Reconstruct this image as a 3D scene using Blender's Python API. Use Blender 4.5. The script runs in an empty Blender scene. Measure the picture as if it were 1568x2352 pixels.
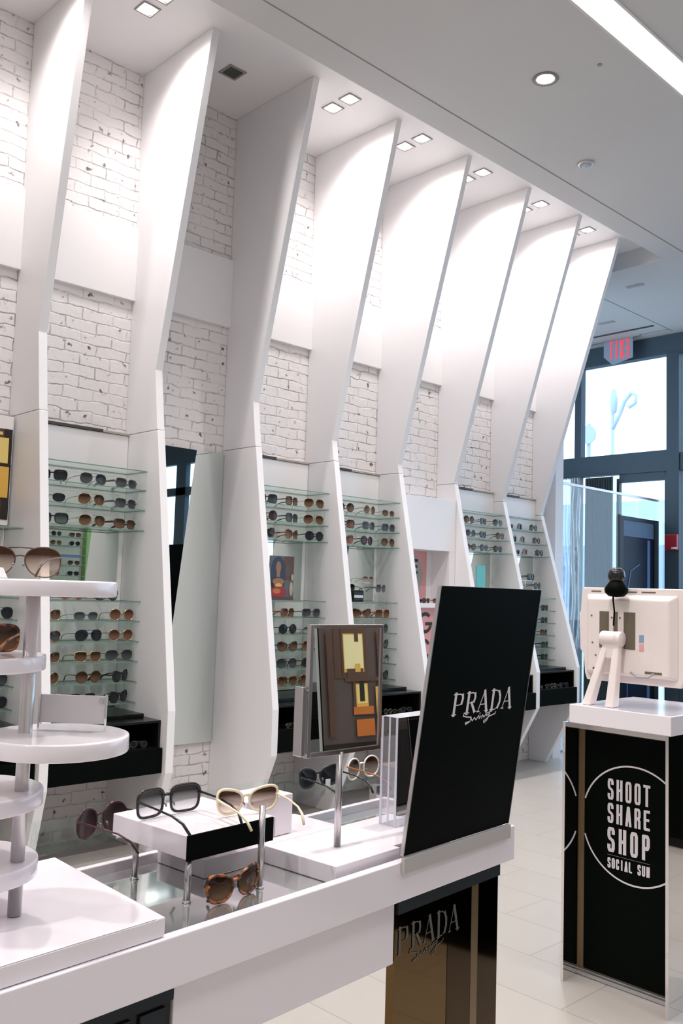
import bpy, bmesh, math, random
from mathutils import Vector, Matrix
random.seed(7)
S = bpy.context.scene
COL = S.collection
PI = math.pi
# ---------------------------------------------------------------- camera
F_PX, YAW, PITCH, ROLL = 2095.0, 0.8085, 0.08649, 0.03197
fw = Vector((-math.sin(YAW)*math.cos(PITCH), math.cos(YAW)*math.cos(PITCH), math.sin(PITCH)))
r0 = fw.cross(Vector((0, 0, 1))).normalized(); u0 = r0.cross(fw)
rt = math.cos(ROLL)*r0+math.sin(ROLL)*u0; up = math.cos(ROLL)*u0-math.sin(ROLL)*r0
cd = bpy.data.cameras.new('camera'); cam = bpy.data.objects.new('camera', cd); COL.objects.link(cam)
cam.matrix_world = Matrix(((rt.x, up.x, -fw.x, 5.0), (rt.y, up.y, -fw.y, 0.0), (rt.z, up.z, -fw.z, 1.5), (0, 0, 0, 1)))
cd.sensor_fit = 'VERTICAL'; cd.sensor_height = 36.0; cd.lens = F_PX*36.0/2352.0; cd.clip_start = 0.05
S.camera = cam
# ---------------------------------------------------------------- world, exposure
S.view_settings.view_transform = 'Standard'; S.view_settings.look = 'None'; S.view_settings.gamma = 1.0
S.view_settings.use_curve_mapping = False
S.view_settings.exposure = 0.08
S.cycles.use_denoising = True; S.cycles.max_bounces = 10; S.cycles.diffuse_bounces = 5; S.cycles.glossy_bounces = 6
S.cycles.transmission_bounces = 8; S.cycles.transparent_max_bounces = 24; S.cycles.sample_clamp_indirect = 6.0
S.cycles.caustics_reflective = False; S.cycles.caustics_refractive = False
w = bpy.data.worlds.new('sky'); S.world = w; w.use_nodes = True
wn = w.node_tree.nodes; bgn = wn['Background']
bgn.inputs[0].default_value = (0.62, 0.80, 1.0, 1); bgn.inputs[1].default_value = 2.9
# light strengths, seen lamps and the added ceiling lights
E_SPOT, E_DOWN, E_STRIP = 49.0, 48.0, 5.0
BULB, DIFF = 60.0, 2.5
WARM = (1.0, 0.935, 0.915); COOL = (0.80, 0.90, 1.0)

# ---------------------------------------------------------------- materials
def mat(name, col, rough=0.5, metal=0.0, spec=0.5, emit=0.0, ecol=None, coat=0.0):
    m = bpy.data.materials.new(name); m.use_nodes = True
    b = m.node_tree.nodes['Principled BSDF']
    b.inputs['Base Color'].default_value = (*col, 1); b.inputs['Roughness'].default_value = rough
    b.inputs['Metallic'].default_value = metal; b.inputs['Specular IOR Level'].default_value = spec
    b.inputs['Coat Weight'].default_value = coat; b.inputs['Coat Roughness'].default_value = 0.05
    if emit:
        b.inputs['Emission Color'].default_value = (*(ecol or col), 1); b.inputs['Emission Strength'].default_value = emit
    return m
def noise_tint(m, scale, amt, bump=0.0):
    nt = m.node_tree; b = nt.nodes['Principled BSDF']; c = b.inputs['Base Color'].default_value[:]
    tc = nt.nodes.new('ShaderNodeTexCoord'); n = nt.nodes.new('ShaderNodeTexNoise'); n.inputs['Scale'].default_value = scale
    n.inputs['Detail'].default_value = 5
    nt.links.new(tc.outputs['Object'], n.inputs['Vector'])
    r = nt.nodes.new('ShaderNodeValToRGB')
    r.color_ramp.elements[0].position = 0.3; r.color_ramp.elements[1].position = 0.7
    r.color_ramp.elements[0].color = (c[0]*(1-amt), c[1]*(1-amt), c[2]*(1-amt), 1); r.color_ramp.elements[1].color = c
    nt.links.new(n.outputs['Fac'], r.inputs['Fac']); nt.links.new(r.outputs['Color'], b.inputs['Base Color'])
    if bump:
        bp = nt.nodes.new('ShaderNodeBump'); bp.inputs['Strength'].default_value = bump; bp.inputs['Distance'].default_value = 0.01
        nt.links.new(n.outputs['Fac'], bp.inputs['Height']); nt.links.new(bp.outputs['Normal'], b.inputs['Normal'])
    return m
def thin(name, col, tr=0.9, rough=0.02, gloss=None, hi=0.65):
    """thin clear sheet: mostly see-through, some reflection"""
    m = bpy.data.materials.new(name); m.use_nodes = True; nt = m.node_tree; nt.nodes.clear()
    o = nt.nodes.new('ShaderNodeOutputMaterial'); t = nt.nodes.new('ShaderNodeBsdfTransparent'); g = nt.nodes.new('ShaderNodeBsdfGlossy')
    t.inputs[0].default_value = (*col, 1); g.inputs['Roughness'].default_value = rough; g.inputs[0].default_value = (*(gloss or (1, 1, 1)), 1)
    f = nt.nodes.new('ShaderNodeLayerWeight'); f.inputs[0].default_value = 0.35
    mp = nt.nodes.new('ShaderNodeMapRange'); mp.inputs['To Min'].default_value = 1-tr; mp.inputs['To Max'].default_value = hi
    x = nt.nodes.new('ShaderNodeMixShader')
    nt.links.new(f.outputs['Facing'], mp.inputs['Value']); nt.links.new(mp.outputs['Result'], x.inputs[0])
    nt.links.new(t.outputs[0], x.inputs[1]); nt.links.new(g.outputs[0], x.inputs[2]); nt.links.new(x.outputs[0], o.inputs[0])
    return m
def lensmat(name, top, bot, tt=0.12, tb=0.55):
    """tinted sunglass lens, graded from top to bottom by its own height"""
    m = bpy.data.materials.new(name); m.use_nodes = True; nt = m.node_tree; nt.nodes.clear()
    o = nt.nodes.new('ShaderNodeOutputMaterial'); tc = nt.nodes.new('ShaderNodeTexCoord'); sp = nt.nodes.new('ShaderNodeSeparateXYZ')
    nt.links.new(tc.outputs['Generated'], sp.inputs[0])
    rm = nt.nodes.new('ShaderNodeValToRGB'); rm.color_ramp.elements[0].color = (*bot, 1); rm.color_ramp.elements[1].color = (*top, 1)
    rm.color_ramp.elements[0].position = 0.1; rm.color_ramp.elements[1].position = 0.75
    nt.links.new(sp.outputs['Z'], rm.inputs[0])
    pr = nt.nodes.new('ShaderNodeBsdfPrincipled'); pr.inputs['Roughness'].default_value = 0.1; pr.inputs['Specular IOR Level'].default_value = 0.25
    nt.links.new(rm.outputs[0], pr.inputs['Base Color'])
    t = nt.nodes.new('ShaderNodeBsdfTransparent'); nt.links.new(rm.outputs[0], t.inputs[0])
    mp = nt.nodes.new('ShaderNodeMapRange'); mp.inputs['To Min'].default_value = tb; mp.inputs['To Max'].default_value = tt
    nt.links.new(sp.outputs['Z'], mp.inputs['Value'])
    x = nt.nodes.new('ShaderNodeMixShader'); nt.links.new(mp.outputs[0], x.inputs[0])
    nt.links.new(pr.outputs[0], x.inputs[1]); nt.links.new(t.outputs[0], x.inputs[2]); nt.links.new(x.outputs[0], o.inputs[0])
    return m
def brickmat():
    m = mat('painted_brick', (0.80, 0.775, 0.775), 0.55); nt = m.node_tree; b = nt.nodes['Principled BSDF']
    N = nt.nodes.new; L = nt.links.new
    tc = N('ShaderNodeTexCoord'); sp = N('ShaderNodeSeparateXYZ'); cb = N('ShaderNodeCombineXYZ')
    L(tc.outputs['Object'], sp.inputs[0]); L(sp.outputs['Y'], cb.inputs['X']); L(sp.outputs['Z'], cb.inputs['Y'])
    n1 = N('ShaderNodeTexNoise'); n1.inputs['Scale'].default_value = 9; n1.inputs['Detail'].default_value = 3; L(cb.outputs[0], n1.inputs['Vector'])
    mx = N('ShaderNodeMixRGB'); mx.blend_type = 'LINEAR_LIGHT'; mx.inputs[0].default_value = 0.020
    L(cb.outputs[0], mx.inputs[1]); L(n1.outputs['Color'], mx.inputs[2])
    br = N('ShaderNodeTexBrick'); br.inputs['Scale'].default_value = 1.0; br.inputs['Brick Width'].default_value = 0.205
    br.inputs['Row Height'].default_value = 0.070; br.inputs['Mortar Size'].default_value = 0.0065; br.inputs['Mortar Smooth'].default_value = 0.9
    br.inputs['Color1'].default_value = (1, 1, 1, 1); br.inputs['Color2'].default_value = (0.9, 0.9, 0.9, 1)
    L(mx.outputs[0], br.inputs['Vector'])
    n2 = N('ShaderNodeTexNoise'); n2.inputs['Scale'].default_value = 5.5; n2.inputs['Detail'].default_value = 6; n2.inputs['Roughness'].default_value = 0.7
    L(tc.outputs['Object'], n2.inputs['Vector'])
    # mortar shows dark only where paint has missed it
    r2 = N('ShaderNodeValToRGB'); r2.color_ramp.elements[0].position = 0.42; r2.color_ramp.elements[1].position = 0.60; L(n2.outputs['Fac'], r2.inputs[0])
    mu = N('ShaderNodeMath'); mu.operation = 'MULTIPLY'; L(br.outputs['Fac'], mu.inputs[0]); L(r2.outputs[0], mu.inputs[1])
    mu2 = N('ShaderNodeMath'); mu2.operation = 'MULTIPLY'; mu2.inputs[1].default_value = 0.72; L(mu.outputs[0], mu2.inputs[0])
    c = N('ShaderNodeMixRGB'); c.inputs[1].default_value = (0.80, 0.775, 0.775, 1); c.inputs[2].default_value = (0.19, 0.17, 0.16, 1); L(mu2.outputs[0], c.inputs[0])
    n3 = N('ShaderNodeTexNoise'); n3.inputs['Scale'].default_value = 19; n3.inputs['Detail'].default_value = 8; L(tc.outputs['Object'], n3.inputs['Vector'])
    r3 = N('ShaderNodeValToRGB'); r3.color_ramp.elements[0].position = 0.63; r3.color_ramp.elements[1].position = 0.71; L(n3.outputs['Fac'], r3.inputs[0])
    c2 = N('ShaderNodeMixRGB'); c2.inputs[2].default_value = (0.13, 0.10, 0.09, 1); L(r3.outputs[0], c2.inputs[0]); L(c.outputs[0], c2.inputs[1])
    L(c2.outputs[0], b.inputs['Base Color'])
    h = N('ShaderNodeMath'); h.operation = 'MULTIPLY_ADD'; h.inputs[1].default_value = -0.9; L(br.outputs['Fac'], h.inputs[0])
    n4 = N('ShaderNodeTexNoise'); n4.inputs['Scale'].default_value = 22; n4.inputs['Detail'].default_value = 5; L(tc.outputs['Object'], n4.inputs['Vector']); L(n4.outputs['Fac'], h.inputs[2])
    bp = N('ShaderNodeBump'); bp.inputs['Strength'].default_value = 0.5; bp.inputs['Distance'].default_value = 0.008
    L(h.outputs[0], bp.inputs['Height']); L(bp.outputs['Normal'], b.inputs['Normal'])
    return m
def tilemat():
    m = mat('floor_tile', (0.58, 0.53, 0.47), 0.28); nt = m.node_tree; b = nt.nodes['Principled BSDF']
    N = nt.nodes.new; L = nt.links.new
    tc = N('ShaderNodeTexCoord'); mp = N('ShaderNodeMapping'); mp.inputs['Location'].default_value = (-0.137, -0.012, 0)
    L(tc.outputs['Object'], mp.inputs[0])
    br = N('ShaderNodeTexBrick'); br.inputs['Scale'].default_value = 1.0; br.inputs['Brick Width'].default_value = 0.735
    br.inputs['Row Height'].default_value = 0.335; br.inputs['Mortar Size'].default_value = 0.0032; br.inputs['Mortar Smooth'].default_value = 0.1
    br.inputs['Color1'].default_value = (0.47, 0.44, 0.40, 1); br.inputs['Color2'].default_value = (0.455, 0.425, 0.39, 1)
    br.inputs['Mortar'].default_value = (0.34, 0.315, 0.285, 1)
    L(mp.outputs[0], br.inputs['Vector']); L(br.outputs['Color'], b.inputs['Base Color'])
    return m
M = {
 'white': mat('white_paint', (0.835, 0.82, 0.83), 0.38), 'ceil': noise_tint(mat('ceiling_paint', (0.62, 0.62, 0.615), 0.85), 0.7, 0.03),
 'wall': noise_tint(mat('wall_paint', (0.74, 0.73, 0.72), 0.7), 1.2, 0.03), 'brick': brickmat(), 'tile': tilemat(),
 'gloss': mat('white_lacquer', (0.84, 0.795, 0.84), 0.13, coat=0.3), 'black': mat('black_lacquer', (0.004, 0.0055, 0.0045), 0.25, spec=.3),
 'matblack': mat('black_matt', (0.0022, 0.0035, 0.0028), 0.45, spec=0.03), 'steel': mat('brushed_steel', (0.50, 0.48, 0.49), 0.28, 1.0),
 'alu': mat('grey_aluminium', (0.62, 0.60, 0.60), 0.33, 0.9), 'chrome': mat('chrome', (0.8, 0.8, 0.8), 0.06, 1.0),
 'mirror': mat('mirror', (0.78, 0.85, 0.82), 0.01, 1.0), 'pmirror': mat('polished_steel', (0.80, 0.78, 0.78), 0.03, 1.0),
 'tray': mat('tray_steel', (0.80, 0.82, 0.81), 0.06, .88), 'bronze': mat('bronze_mirror', (0.155, 0.10, 0.045), 0.04, 1.0),
 'bronzedk': mat('bronze_dark_mirror', (0.06, 0.038, 0.018), 0.06, 1.0), 'brown': mat('bronze_strip', (0.20, 0.14, 0.075), 0.3, 0.6),
 'glass': thin('clear_glass', (0.94, 0.985, 0.965), 0.96, hi=.22), 'ledge': thin('ledge_glass', (0.96, 0.985, 0.975), 0.975, hi=.10), 'gedge': mat('glass_edge_green', (0.16, 0.26, 0.22), 0.15),
 'pane': thin('window_glass', (0.93, 0.97, 1.0), 0.96, hi=.16), 'acryl': thin('clear_acrylic', (0.97, 0.97, 1.0), 0.86),
 'acedge': mat('acrylic_edge', (0.55, 0.56, 0.64), 0.12), 'frost': mat('frosted_acrylic', (0.62, 0.60, 0.61), 0.3),
 'frame': mat('dark_window_frame', (0.06, 0.092, 0.12), 0.5, spec=.3), 'frame2': mat('black_door_frame', (0.012, 0.018, 0.024), 0.4, spec=.25),
 'curtain': noise_tint(mat('grey_curtain', (0.06, 0.078, 0.088), 0.9), 3, 0.2), 'red': mat('red_enamel', (0.42, 0.02, 0.03), 0.3),
 'redlit': mat('exit_letter_red', (0.9, 0.04, 0.06), 0.5, emit=0.9), 'exitglass': thin('exit_glass', (0.62, 0.72, 0.84), 0.80),
 'ink': mat('white_lettering', (0.72, 0.68, 0.72), 0.5), 'signrefl': mat('sign_reflection_paint', (0.085, 0.085, 0.075), 0.5),
 'cream_pl': mat('cream_plastic', (0.80, 0.725, 0.70), 0.35), 'grille': mat('olive_grille', (0.13, 0.11, 0.075), 0.6),
 'bulb': mat('lit_bulb', (1, 1, 1), 0.5, emit=BULB, ecol=(1.0, 0.93, 0.86)), 'diff': mat('lit_diffuser', (1, 1, 1), 0.5, emit=DIFF, ecol=(1.0, 0.98, 1.0)),
 'dark': mat('dark_recess', (0.05, 0.055, 0.05), 0.6), 'darkgap': mat('dark_gap_paint', (0.06, 0.05, 0.045), 0.5), 'lightgap': mat('tan_paint', (0.42, 0.37, 0.33), 0.5),
 'seam': mat('shadow_gap', (0.30, 0.29, 0.28), 0.8), 'grey': mat('grey_plastic', (0.35, 0.35, 0.36), 0.5),
 'paper': mat('white_paper_tag', (0.85, 0.83, 0.82), 0.7), 'pave': noise_tint(mat('pavement', (0.45, 0.46, 0.48), 0.8), 2, 0.2),
 'facade': mat('pale_render', (0.50, 0.58, 0.66), 0.8), 'fglass': mat('far_window', (0.25, 0.35, 0.5), 0.2), 'teal': mat('turquoise_print', (0.12, 0.52, 0.50), 0.4),
 'pink': mat('pink_print', (0.72, 0.36, 0.37), 0.5), 'inkk': mat('black_print', (0.02, 0.02, 0.02), 0.5), 'greyp': mat('grey_print', (0.40, 0.40, 0.38), 0.5),
}
def pm(n, c): M[n] = mat(n, c, 0.35)
M['strip'] = mat('pale_metal_strip', (.46, .44, .43), .35)
pm('p_brown', (0.10, 0.05, 0.035)); pm('p_yellow', (0.78, 0.60, 0.20)); pm('p_cream', (0.85, 0.75, 0.42)); pm('p_orange', (0.50, 0.15, 0.03))
pm('p_black', (0.018, 0.014, 0.012)); pm('p_gold', (0.70, 0.42, 0.08)); pm('p_plum', (0.095, 0.068, 0.062)); pm('p_navy', (0.03, 0.04, 0.07))
pm('p_tan2', (.72, .66, .52)); pm('p_blue', (.12, .17, .32)); pm('p_green', (.30, .48, .16)); pm('p_skin', (0.30, 0.15, 0.08)); pm('p_red', (0.30, 0.02, 0.03)); pm('p_slate', (0.10, 0.11, 0.12)); pm('p_tan', (0.40, 0.35, 0.25))

# ---------------------------------------------------------------- helpers
class MB:
    def __init__(s): s.v = []; s.f = []; s.m = []; s.sm = []
    def add(s, vs, fs, mi=0, sm=False):
        n = len(s.v); s.v += [tuple(p) for p in vs]
        for f in fs: s.f.append(tuple(i+n for i in f)); s.m.append(mi); s.sm.append(sm)
        return s
    def hexa(s, p, mi=0):   # p: 4 bottom, 4 top (ccw)
        return s.add(p, [(3, 2, 1, 0), (4, 5, 6, 7), (0, 1, 5, 4), (1, 2, 6, 5), (2, 3, 7, 6), (3, 0, 4, 7)], mi)
    def box(s, x0, x1, y0, y1, z0, z1, mi=0):
        return s.hexa([(x0, y0, z0), (x1, y0, z0), (x1, y1, z0), (x0, y1, z0), (x0, y0, z1), (x1, y0, z1), (x1, y1, z1), (x0, y1, z1)], mi)
    def prism(s, poly, f0, f1, mi=0):   # poly of 2-d points, f0/f1 map (a,b) -> 3-d on either face
        n = len(poly); vs = [f0(a, b) for a, b in poly]+[f1(a, b) for a, b in poly]
        fs = [tuple(range(n-1, -1, -1)), tuple(range(n, 2*n))]+[(i, (i+1) % n, (i+1) % n+n, i+n) for i in range(n)]
        return s.add(vs, fs, mi)
    def tube(s, pts, r, n=6, closed=False, mi=0, cap=True):
        pts = [Vector(p) for p in pts]; k = len(pts); rr = r if isinstance(r, (list, tuple)) else [r]*k
        vs = []; ref = None
        for i, p in enumerate(pts):
            a = pts[(i-1) % k] if (closed or i) else p; b = pts[(i+1) % k] if (closed or i < k-1) else p
            t = (b-a).normalized()
            if ref is None:
                ref = Vector((0, 0, 1)) if abs(t.z) < 0.9 else Vector((1, 0, 0))
            x = t.cross(ref).normalized(); y = x.cross(t).normalized(); ref = y
            for j in range(n):
                an = 2*PI*j/n; vs.append(p+x*math.cos(an)*rr[i]+y*math.sin(an)*rr[i])
        fs = []
        for i in range(k if closed else k-1):
            for j in range(n):
                a = i*n+j; b = i*n+(j+1) % n; c = ((i+1) % k)*n+(j+1) % n; d = ((i+1) % k)*n+j
                fs.append((a, b, c, d))
        if cap and not closed: fs += [tuple(range(n-1, -1, -1)), tuple(range((k-1)*n, k*n))]
        return s.add(vs, fs, mi, True)
    def cyl(s, c, r, h, n=32, mi=0, r2=None):
        r2 = r if r2 is None else r2; x, y, z = c
        b = [(x+r*math.cos(2*PI*i/n), y+r*math.sin(2*PI*i/n), z) for i in range(n)]
        t = [(x+r2*math.cos(2*PI*i/n), y+r2*math.sin(2*PI*i/n), z+h) for i in range(n)]
        s.add(b+t, [tuple(range(n-1, -1, -1)), tuple(range(n, 2*n))], mi)
        k = len(s.v)-2*n
        for i in range(n):
            s.f.append((k+i, k+(i+1) % n, k+(i+1) % n+n, k+i+n)); s.m.append(mi); s.sm.append(True)
        return s
    def lathe(s, c, prof, n=28, mi=0):
        vs = []
        for r, z in prof:
            for i in range(n): vs.append((c[0]+r*math.cos(2*PI*i/n), c[1]+r*math.sin(2*PI*i/n), c[2]+z))
        fs = [(i*n+j, i*n+(j+1) % n, (i+1)*n+(j+1) % n, (i+1)*n+j) for i in range(len(prof)-1) for j in range(n)]
        return s.add(vs, fs, mi, True)
    def build(s, name, mats, parent=None, bevel=0.0, loc=None, rz=0.0):
        me = bpy.data.meshes.new(name); me.from_pydata(s.v, [], s.f)
        if not isinstance(mats, (list, tuple)): mats = [mats]
        for m in mats: me.materials.append(M[m] if isinstance(m, str) else m)
        me.polygons.foreach_set('material_index', s.m); me.polygons.foreach_set('use_smooth', s.sm)
        bm = bmesh.new(); bm.from_mesh(me); bmesh.ops.recalc_face_normals(bm, faces=bm.faces); bm.to_mesh(me); bm.free(); me.update()
        o = bpy.data.objects.new(name, me); COL.objects.link(o)
        if loc: o.location = loc
        o.rotation_euler.z = rz
        if parent: o.parent = parent
        if bevel:
            bv = o.modifiers.new('bevel', 'BEVEL'); bv.width = bevel; bv.segments = 2; bv.limit_method = 'ANGLE'; bv.angle_limit = 0.7
        return o
def thing(name, label, cat, loc=(0, 0, 0), rz=0.0, group=None):
    o = bpy.data.objects.new(name, None); COL.objects.link(o); o.empty_display_size = 0.05
    o.location = loc; o.rotation_euler.z = rz; o['label'] = label; o['category'] = cat
    if group: o['group'] = group
    return o
def tag(o, label, cat, group=None):
    o['label'] = label; o['category'] = cat
    if group: o['group'] = group
    return o
def struct(o): o['kind'] = 'structure'; return o
def lamp(kind, loc, energy, parent=None, **k):
    d = bpy.data.lights.new('light', kind); d.energy = energy
    for a, b in k.items():
        if a != 'rot': setattr(d, a, b)
    o = bpy.data.objects.new('light', d); COL.objects.link(o); o.location = loc
    if 'rot' in k: o.rotation_euler = k['rot']
    if parent: o.parent = parent
    return o
def copy_tree(o, parent=None):
    c = o.copy(); COL.objects.link(c)
    if parent: c.parent = parent
    for ch in [x for x in o.children]: copy_tree(ch, c)
    return c

# ---------------------------------------------------------------- the room
XR, YB, YF = 11.5, -4.6, 9.88     # right wall, back wall, shopfront
ZC, ZV = 4.60, 4.765              # main ceiling, ceiling above the display bays
struct(MB().box(-1.6, XR, YB, YF, -0.06, 0).build('floor', 'tile'))
struct(MB().box(-0.3, 0, YB, 7.63, 0, 4.9).build('wall_left', 'brick'))
struct(MB().box(-1.75, -1.6, 7.63, YF, 0, 4.8).build('wall_alcove', 'wall'))
struct(MB().box(XR, XR+.15, YB, YF, 0, 4.8).build('wall_right', 'wall'))
struct(MB().box(-0.3, XR, YB-.15, YB, 0, 4.8).build('wall_back', 'wall'))
c = MB(); c.box(1.14, XR, YB, YF, ZC, 4.9); c.box(-1.6, 1.14, 7.63, YF, ZC, 4.9); struct(c.build('ceiling', 'ceil'))
struct(MB().box(0, 1.14, YB, 7.63, ZV, 4.9).build('ceiling', 'white'))
struct(MB().box(1.345, 1.352, YB, YF-.1, ZC-.003, ZC).build('trim_1', 'seam'))
struct(MB().box(0.16, 0.167, 7.7, YF-.1, ZC-.003, ZC).build('trim_2', 'seam'))
struct(MB().box(-1.5, 0.16, 9.68, 9.69, ZC-.003, ZC).build('trim_3', 'seam'))

# ---------------------------------------------------------------- white fins along the brick wall
T = 0.05
# y, top x, knee x, knee z, wide x, wide z hi, wide z lo, foot x
FINS = [(2.15, .640, .315, 2.86, .625, .78, .45, .50), (2.895, .752, .312, 2.79, .620, .80, .46, .47), (3.64, .806, .315, 2.72, .634, .76, .48, .42),
        (4.385, .838, .288, 2.57, .600, .80, .50, .38), (5.13, .868, .240, 2.49, .580, .84, .52, .34), (5.875, .886, .190, 2.44, .550, .86, .54, .28),
        (6.61, .896, .145, 2.36, .530, .87, .57, .22), (7.27, .895, .100, 2.29, .506, .89, .58, .18)]
ORD = ['nearest the left photo edge', 'just left of the tall mirror', 'just right of the tall mirror',
       'fourth from the left', 'fifth from the left', 'sixth from the left', 'seventh from the left', 'last one, beside the shopfront']
ZS = 2.42
def fin_parts(t, topx, kx, kz, wx, wh, wl, fx, mx=lambda x: x, y0=0.0):
    a = [(0, ZV), (topx, ZV), (kx, kz), (0, kz)]
    # upper blade hangs in front, lower blade rises to its underside
    zs = min(ZS, kz-.02); lx = kx+.0+(wx-kx)*max(0, (kz-zs))/(kz-wh)
    up_ = [(0.002, ZV), (topx, ZV), (kx, kz), (lx-.004, zs+.0015), (0.002, zs+.0015)]
    lo = [(0.002, zs-.0015), (lx, zs-.0015), (wx, wh), (wx, wl), (fx, 0.0), (0.002, 0.0)]
    for nm, p in (('upper_panel', up_), ('lower_panel', lo)):
        MB().prism(p, lambda q, z: (mx(q), y0, z), lambda q, z: (mx(q), y0+T, z)).build(nm, 'white', t, bevel=.003)
for i, (y, *p) in enumerate(FINS):
    t = thing('display_fin', 'tall white angled fin panel on the brick wall, %s' % ORD[i], 'panel', (0, y, 0), group='white fins along the brick wall')
    fin_parts(t, *p)
struct(MB().box(0, .115, 7.50, 7.63, 0, ZC).build('trim_4', 'white'))
# white beam along the brick between the fins
edges = [(0.5, 2.15)]+[(FINS[i][0]+T, FINS[i+1][0]) for i in range(7)]
for k, (a, b) in enumerate(edges):
    struct(MB().box(0, .035, a, b, 3.27, 3.74).build('trim_%d' % (10+k), 'white', bevel=.002))

# ---------------------------------------------------------------- sunglasses
OUT = {'aviator': (.031, .026, 2.3, .16, .0012), 'square': (.029, .0235, 3.6, .08, .0026), 'round': (.027, .0265, 2.1, .02, .0022),
       'cateye': (.0305, .0245, 2.7, .22, .0030), 'shield': (.035, .022, 3.2, .15, .0018), 'small': (.0275, .019, 2.6, .10, .0011)}
FM = {'black': mat('frame_black', (.012, .012, .014), .2), 'gold': mat('frame_gold', (.55, .40, .22), .25, .9), 'tort': mat('frame_tortoise', (.16, .055, .025), .25),
      'cream': mat('frame_cream', (.78, .68, .50), .25), 'burg': mat('frame_burgundy', (.045, .010, .016), .2), 'brown': mat('frame_brown', (.07, .035, .02), .25),
      'white': mat('frame_white', (.80, .77, .72), .25), 'gun': mat('frame_gunmetal', (.22, .22, .23), .3, .8), 'amber': mat('frame_amber', (.35, .10, .02), .2)}
nt = FM['tort'].node_tree; b = nt.nodes['Principled BSDF']; n = nt.nodes.new('ShaderNodeTexNoise'); n.inputs['Scale'].default_value = 60
r = nt.nodes.new('ShaderNodeValToRGB'); r.color_ramp.elements[0].position = .42; r.color_ramp.elements[1].position = .58
r.color_ramp.elements[0].color = (.03, .012, .008, 1); r.color_ramp.elements[1].color = (.50, .16, .04, 1)
tc_ = nt.nodes.new('ShaderNodeTexCoord'); nt.links.new(tc_.outputs['Object'], n.inputs['Vector'])
nt.links.new(n.outputs['Fac'], r.inputs[0]); nt.links.new(r.outputs[0], b.inputs['Base Color'])
LM = {'grey': lensmat('lens_grey', (.018, .022, .026), (.11, .12, .13), .05, .30), 'brown': lensmat('lens_brown', (.03, .012, .006), (.24, .14, .08), .05, .34),
      'black': lensmat('lens_black', (.012, .015, .018), (.03, .035, .04), .03, .12), 'rose': lensmat('lens_rose', (.06, .022, .014), (.30, .15, .11), .05, .34),
      'green': lensmat('lens_green', (.02, .03, .027), (.16, .19, .18), .05, .34), 'plum': lensmat('lens_plum', (.028, .014, .016), (.10, .06, .065), .05, .30),
      'clearg': lensmat('lens_gradient', (.03, .032, .035), (.86, .86, .88), .05, .93), 'gradb': lensmat('lens_brown_gradient', (.05, .022, .012), (.88, .74, .64), .08, .88)}
COLN = {'grey': 'grey', 'brown': 'brown', 'black': 'black', 'rose': 'reddish brown', 'green': 'grey green', 'plum': 'plum', 'clearg': 'grey', 'gradb': 'brown'}
PROTO = {}
def lens_pts(st, cy, sgn, n=16):
    w_, h_, e, k, _ = OUT[st]; o = []
    for i in range(n):
        a = 2*PI*i/n; cx, sx = math.cos(a), math.sin(a)
        q = w_*math.copysign(abs(cx)**(2/e), cx); z = h_*math.copysign(abs(sx)**(2/e), sx)
        q *= 1+k*z/h_*.6
        if st in ('cateye',): z += .006*(q/w_ if z > 0 else 0)*1.0
        if st == 'aviator': q += .004*(1 if z < 0 else 0)*(-z/h_)
        y = cy+sgn*q
        o.append((-(y*y)*1.6, y, h_+.003+z))
    return o
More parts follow.
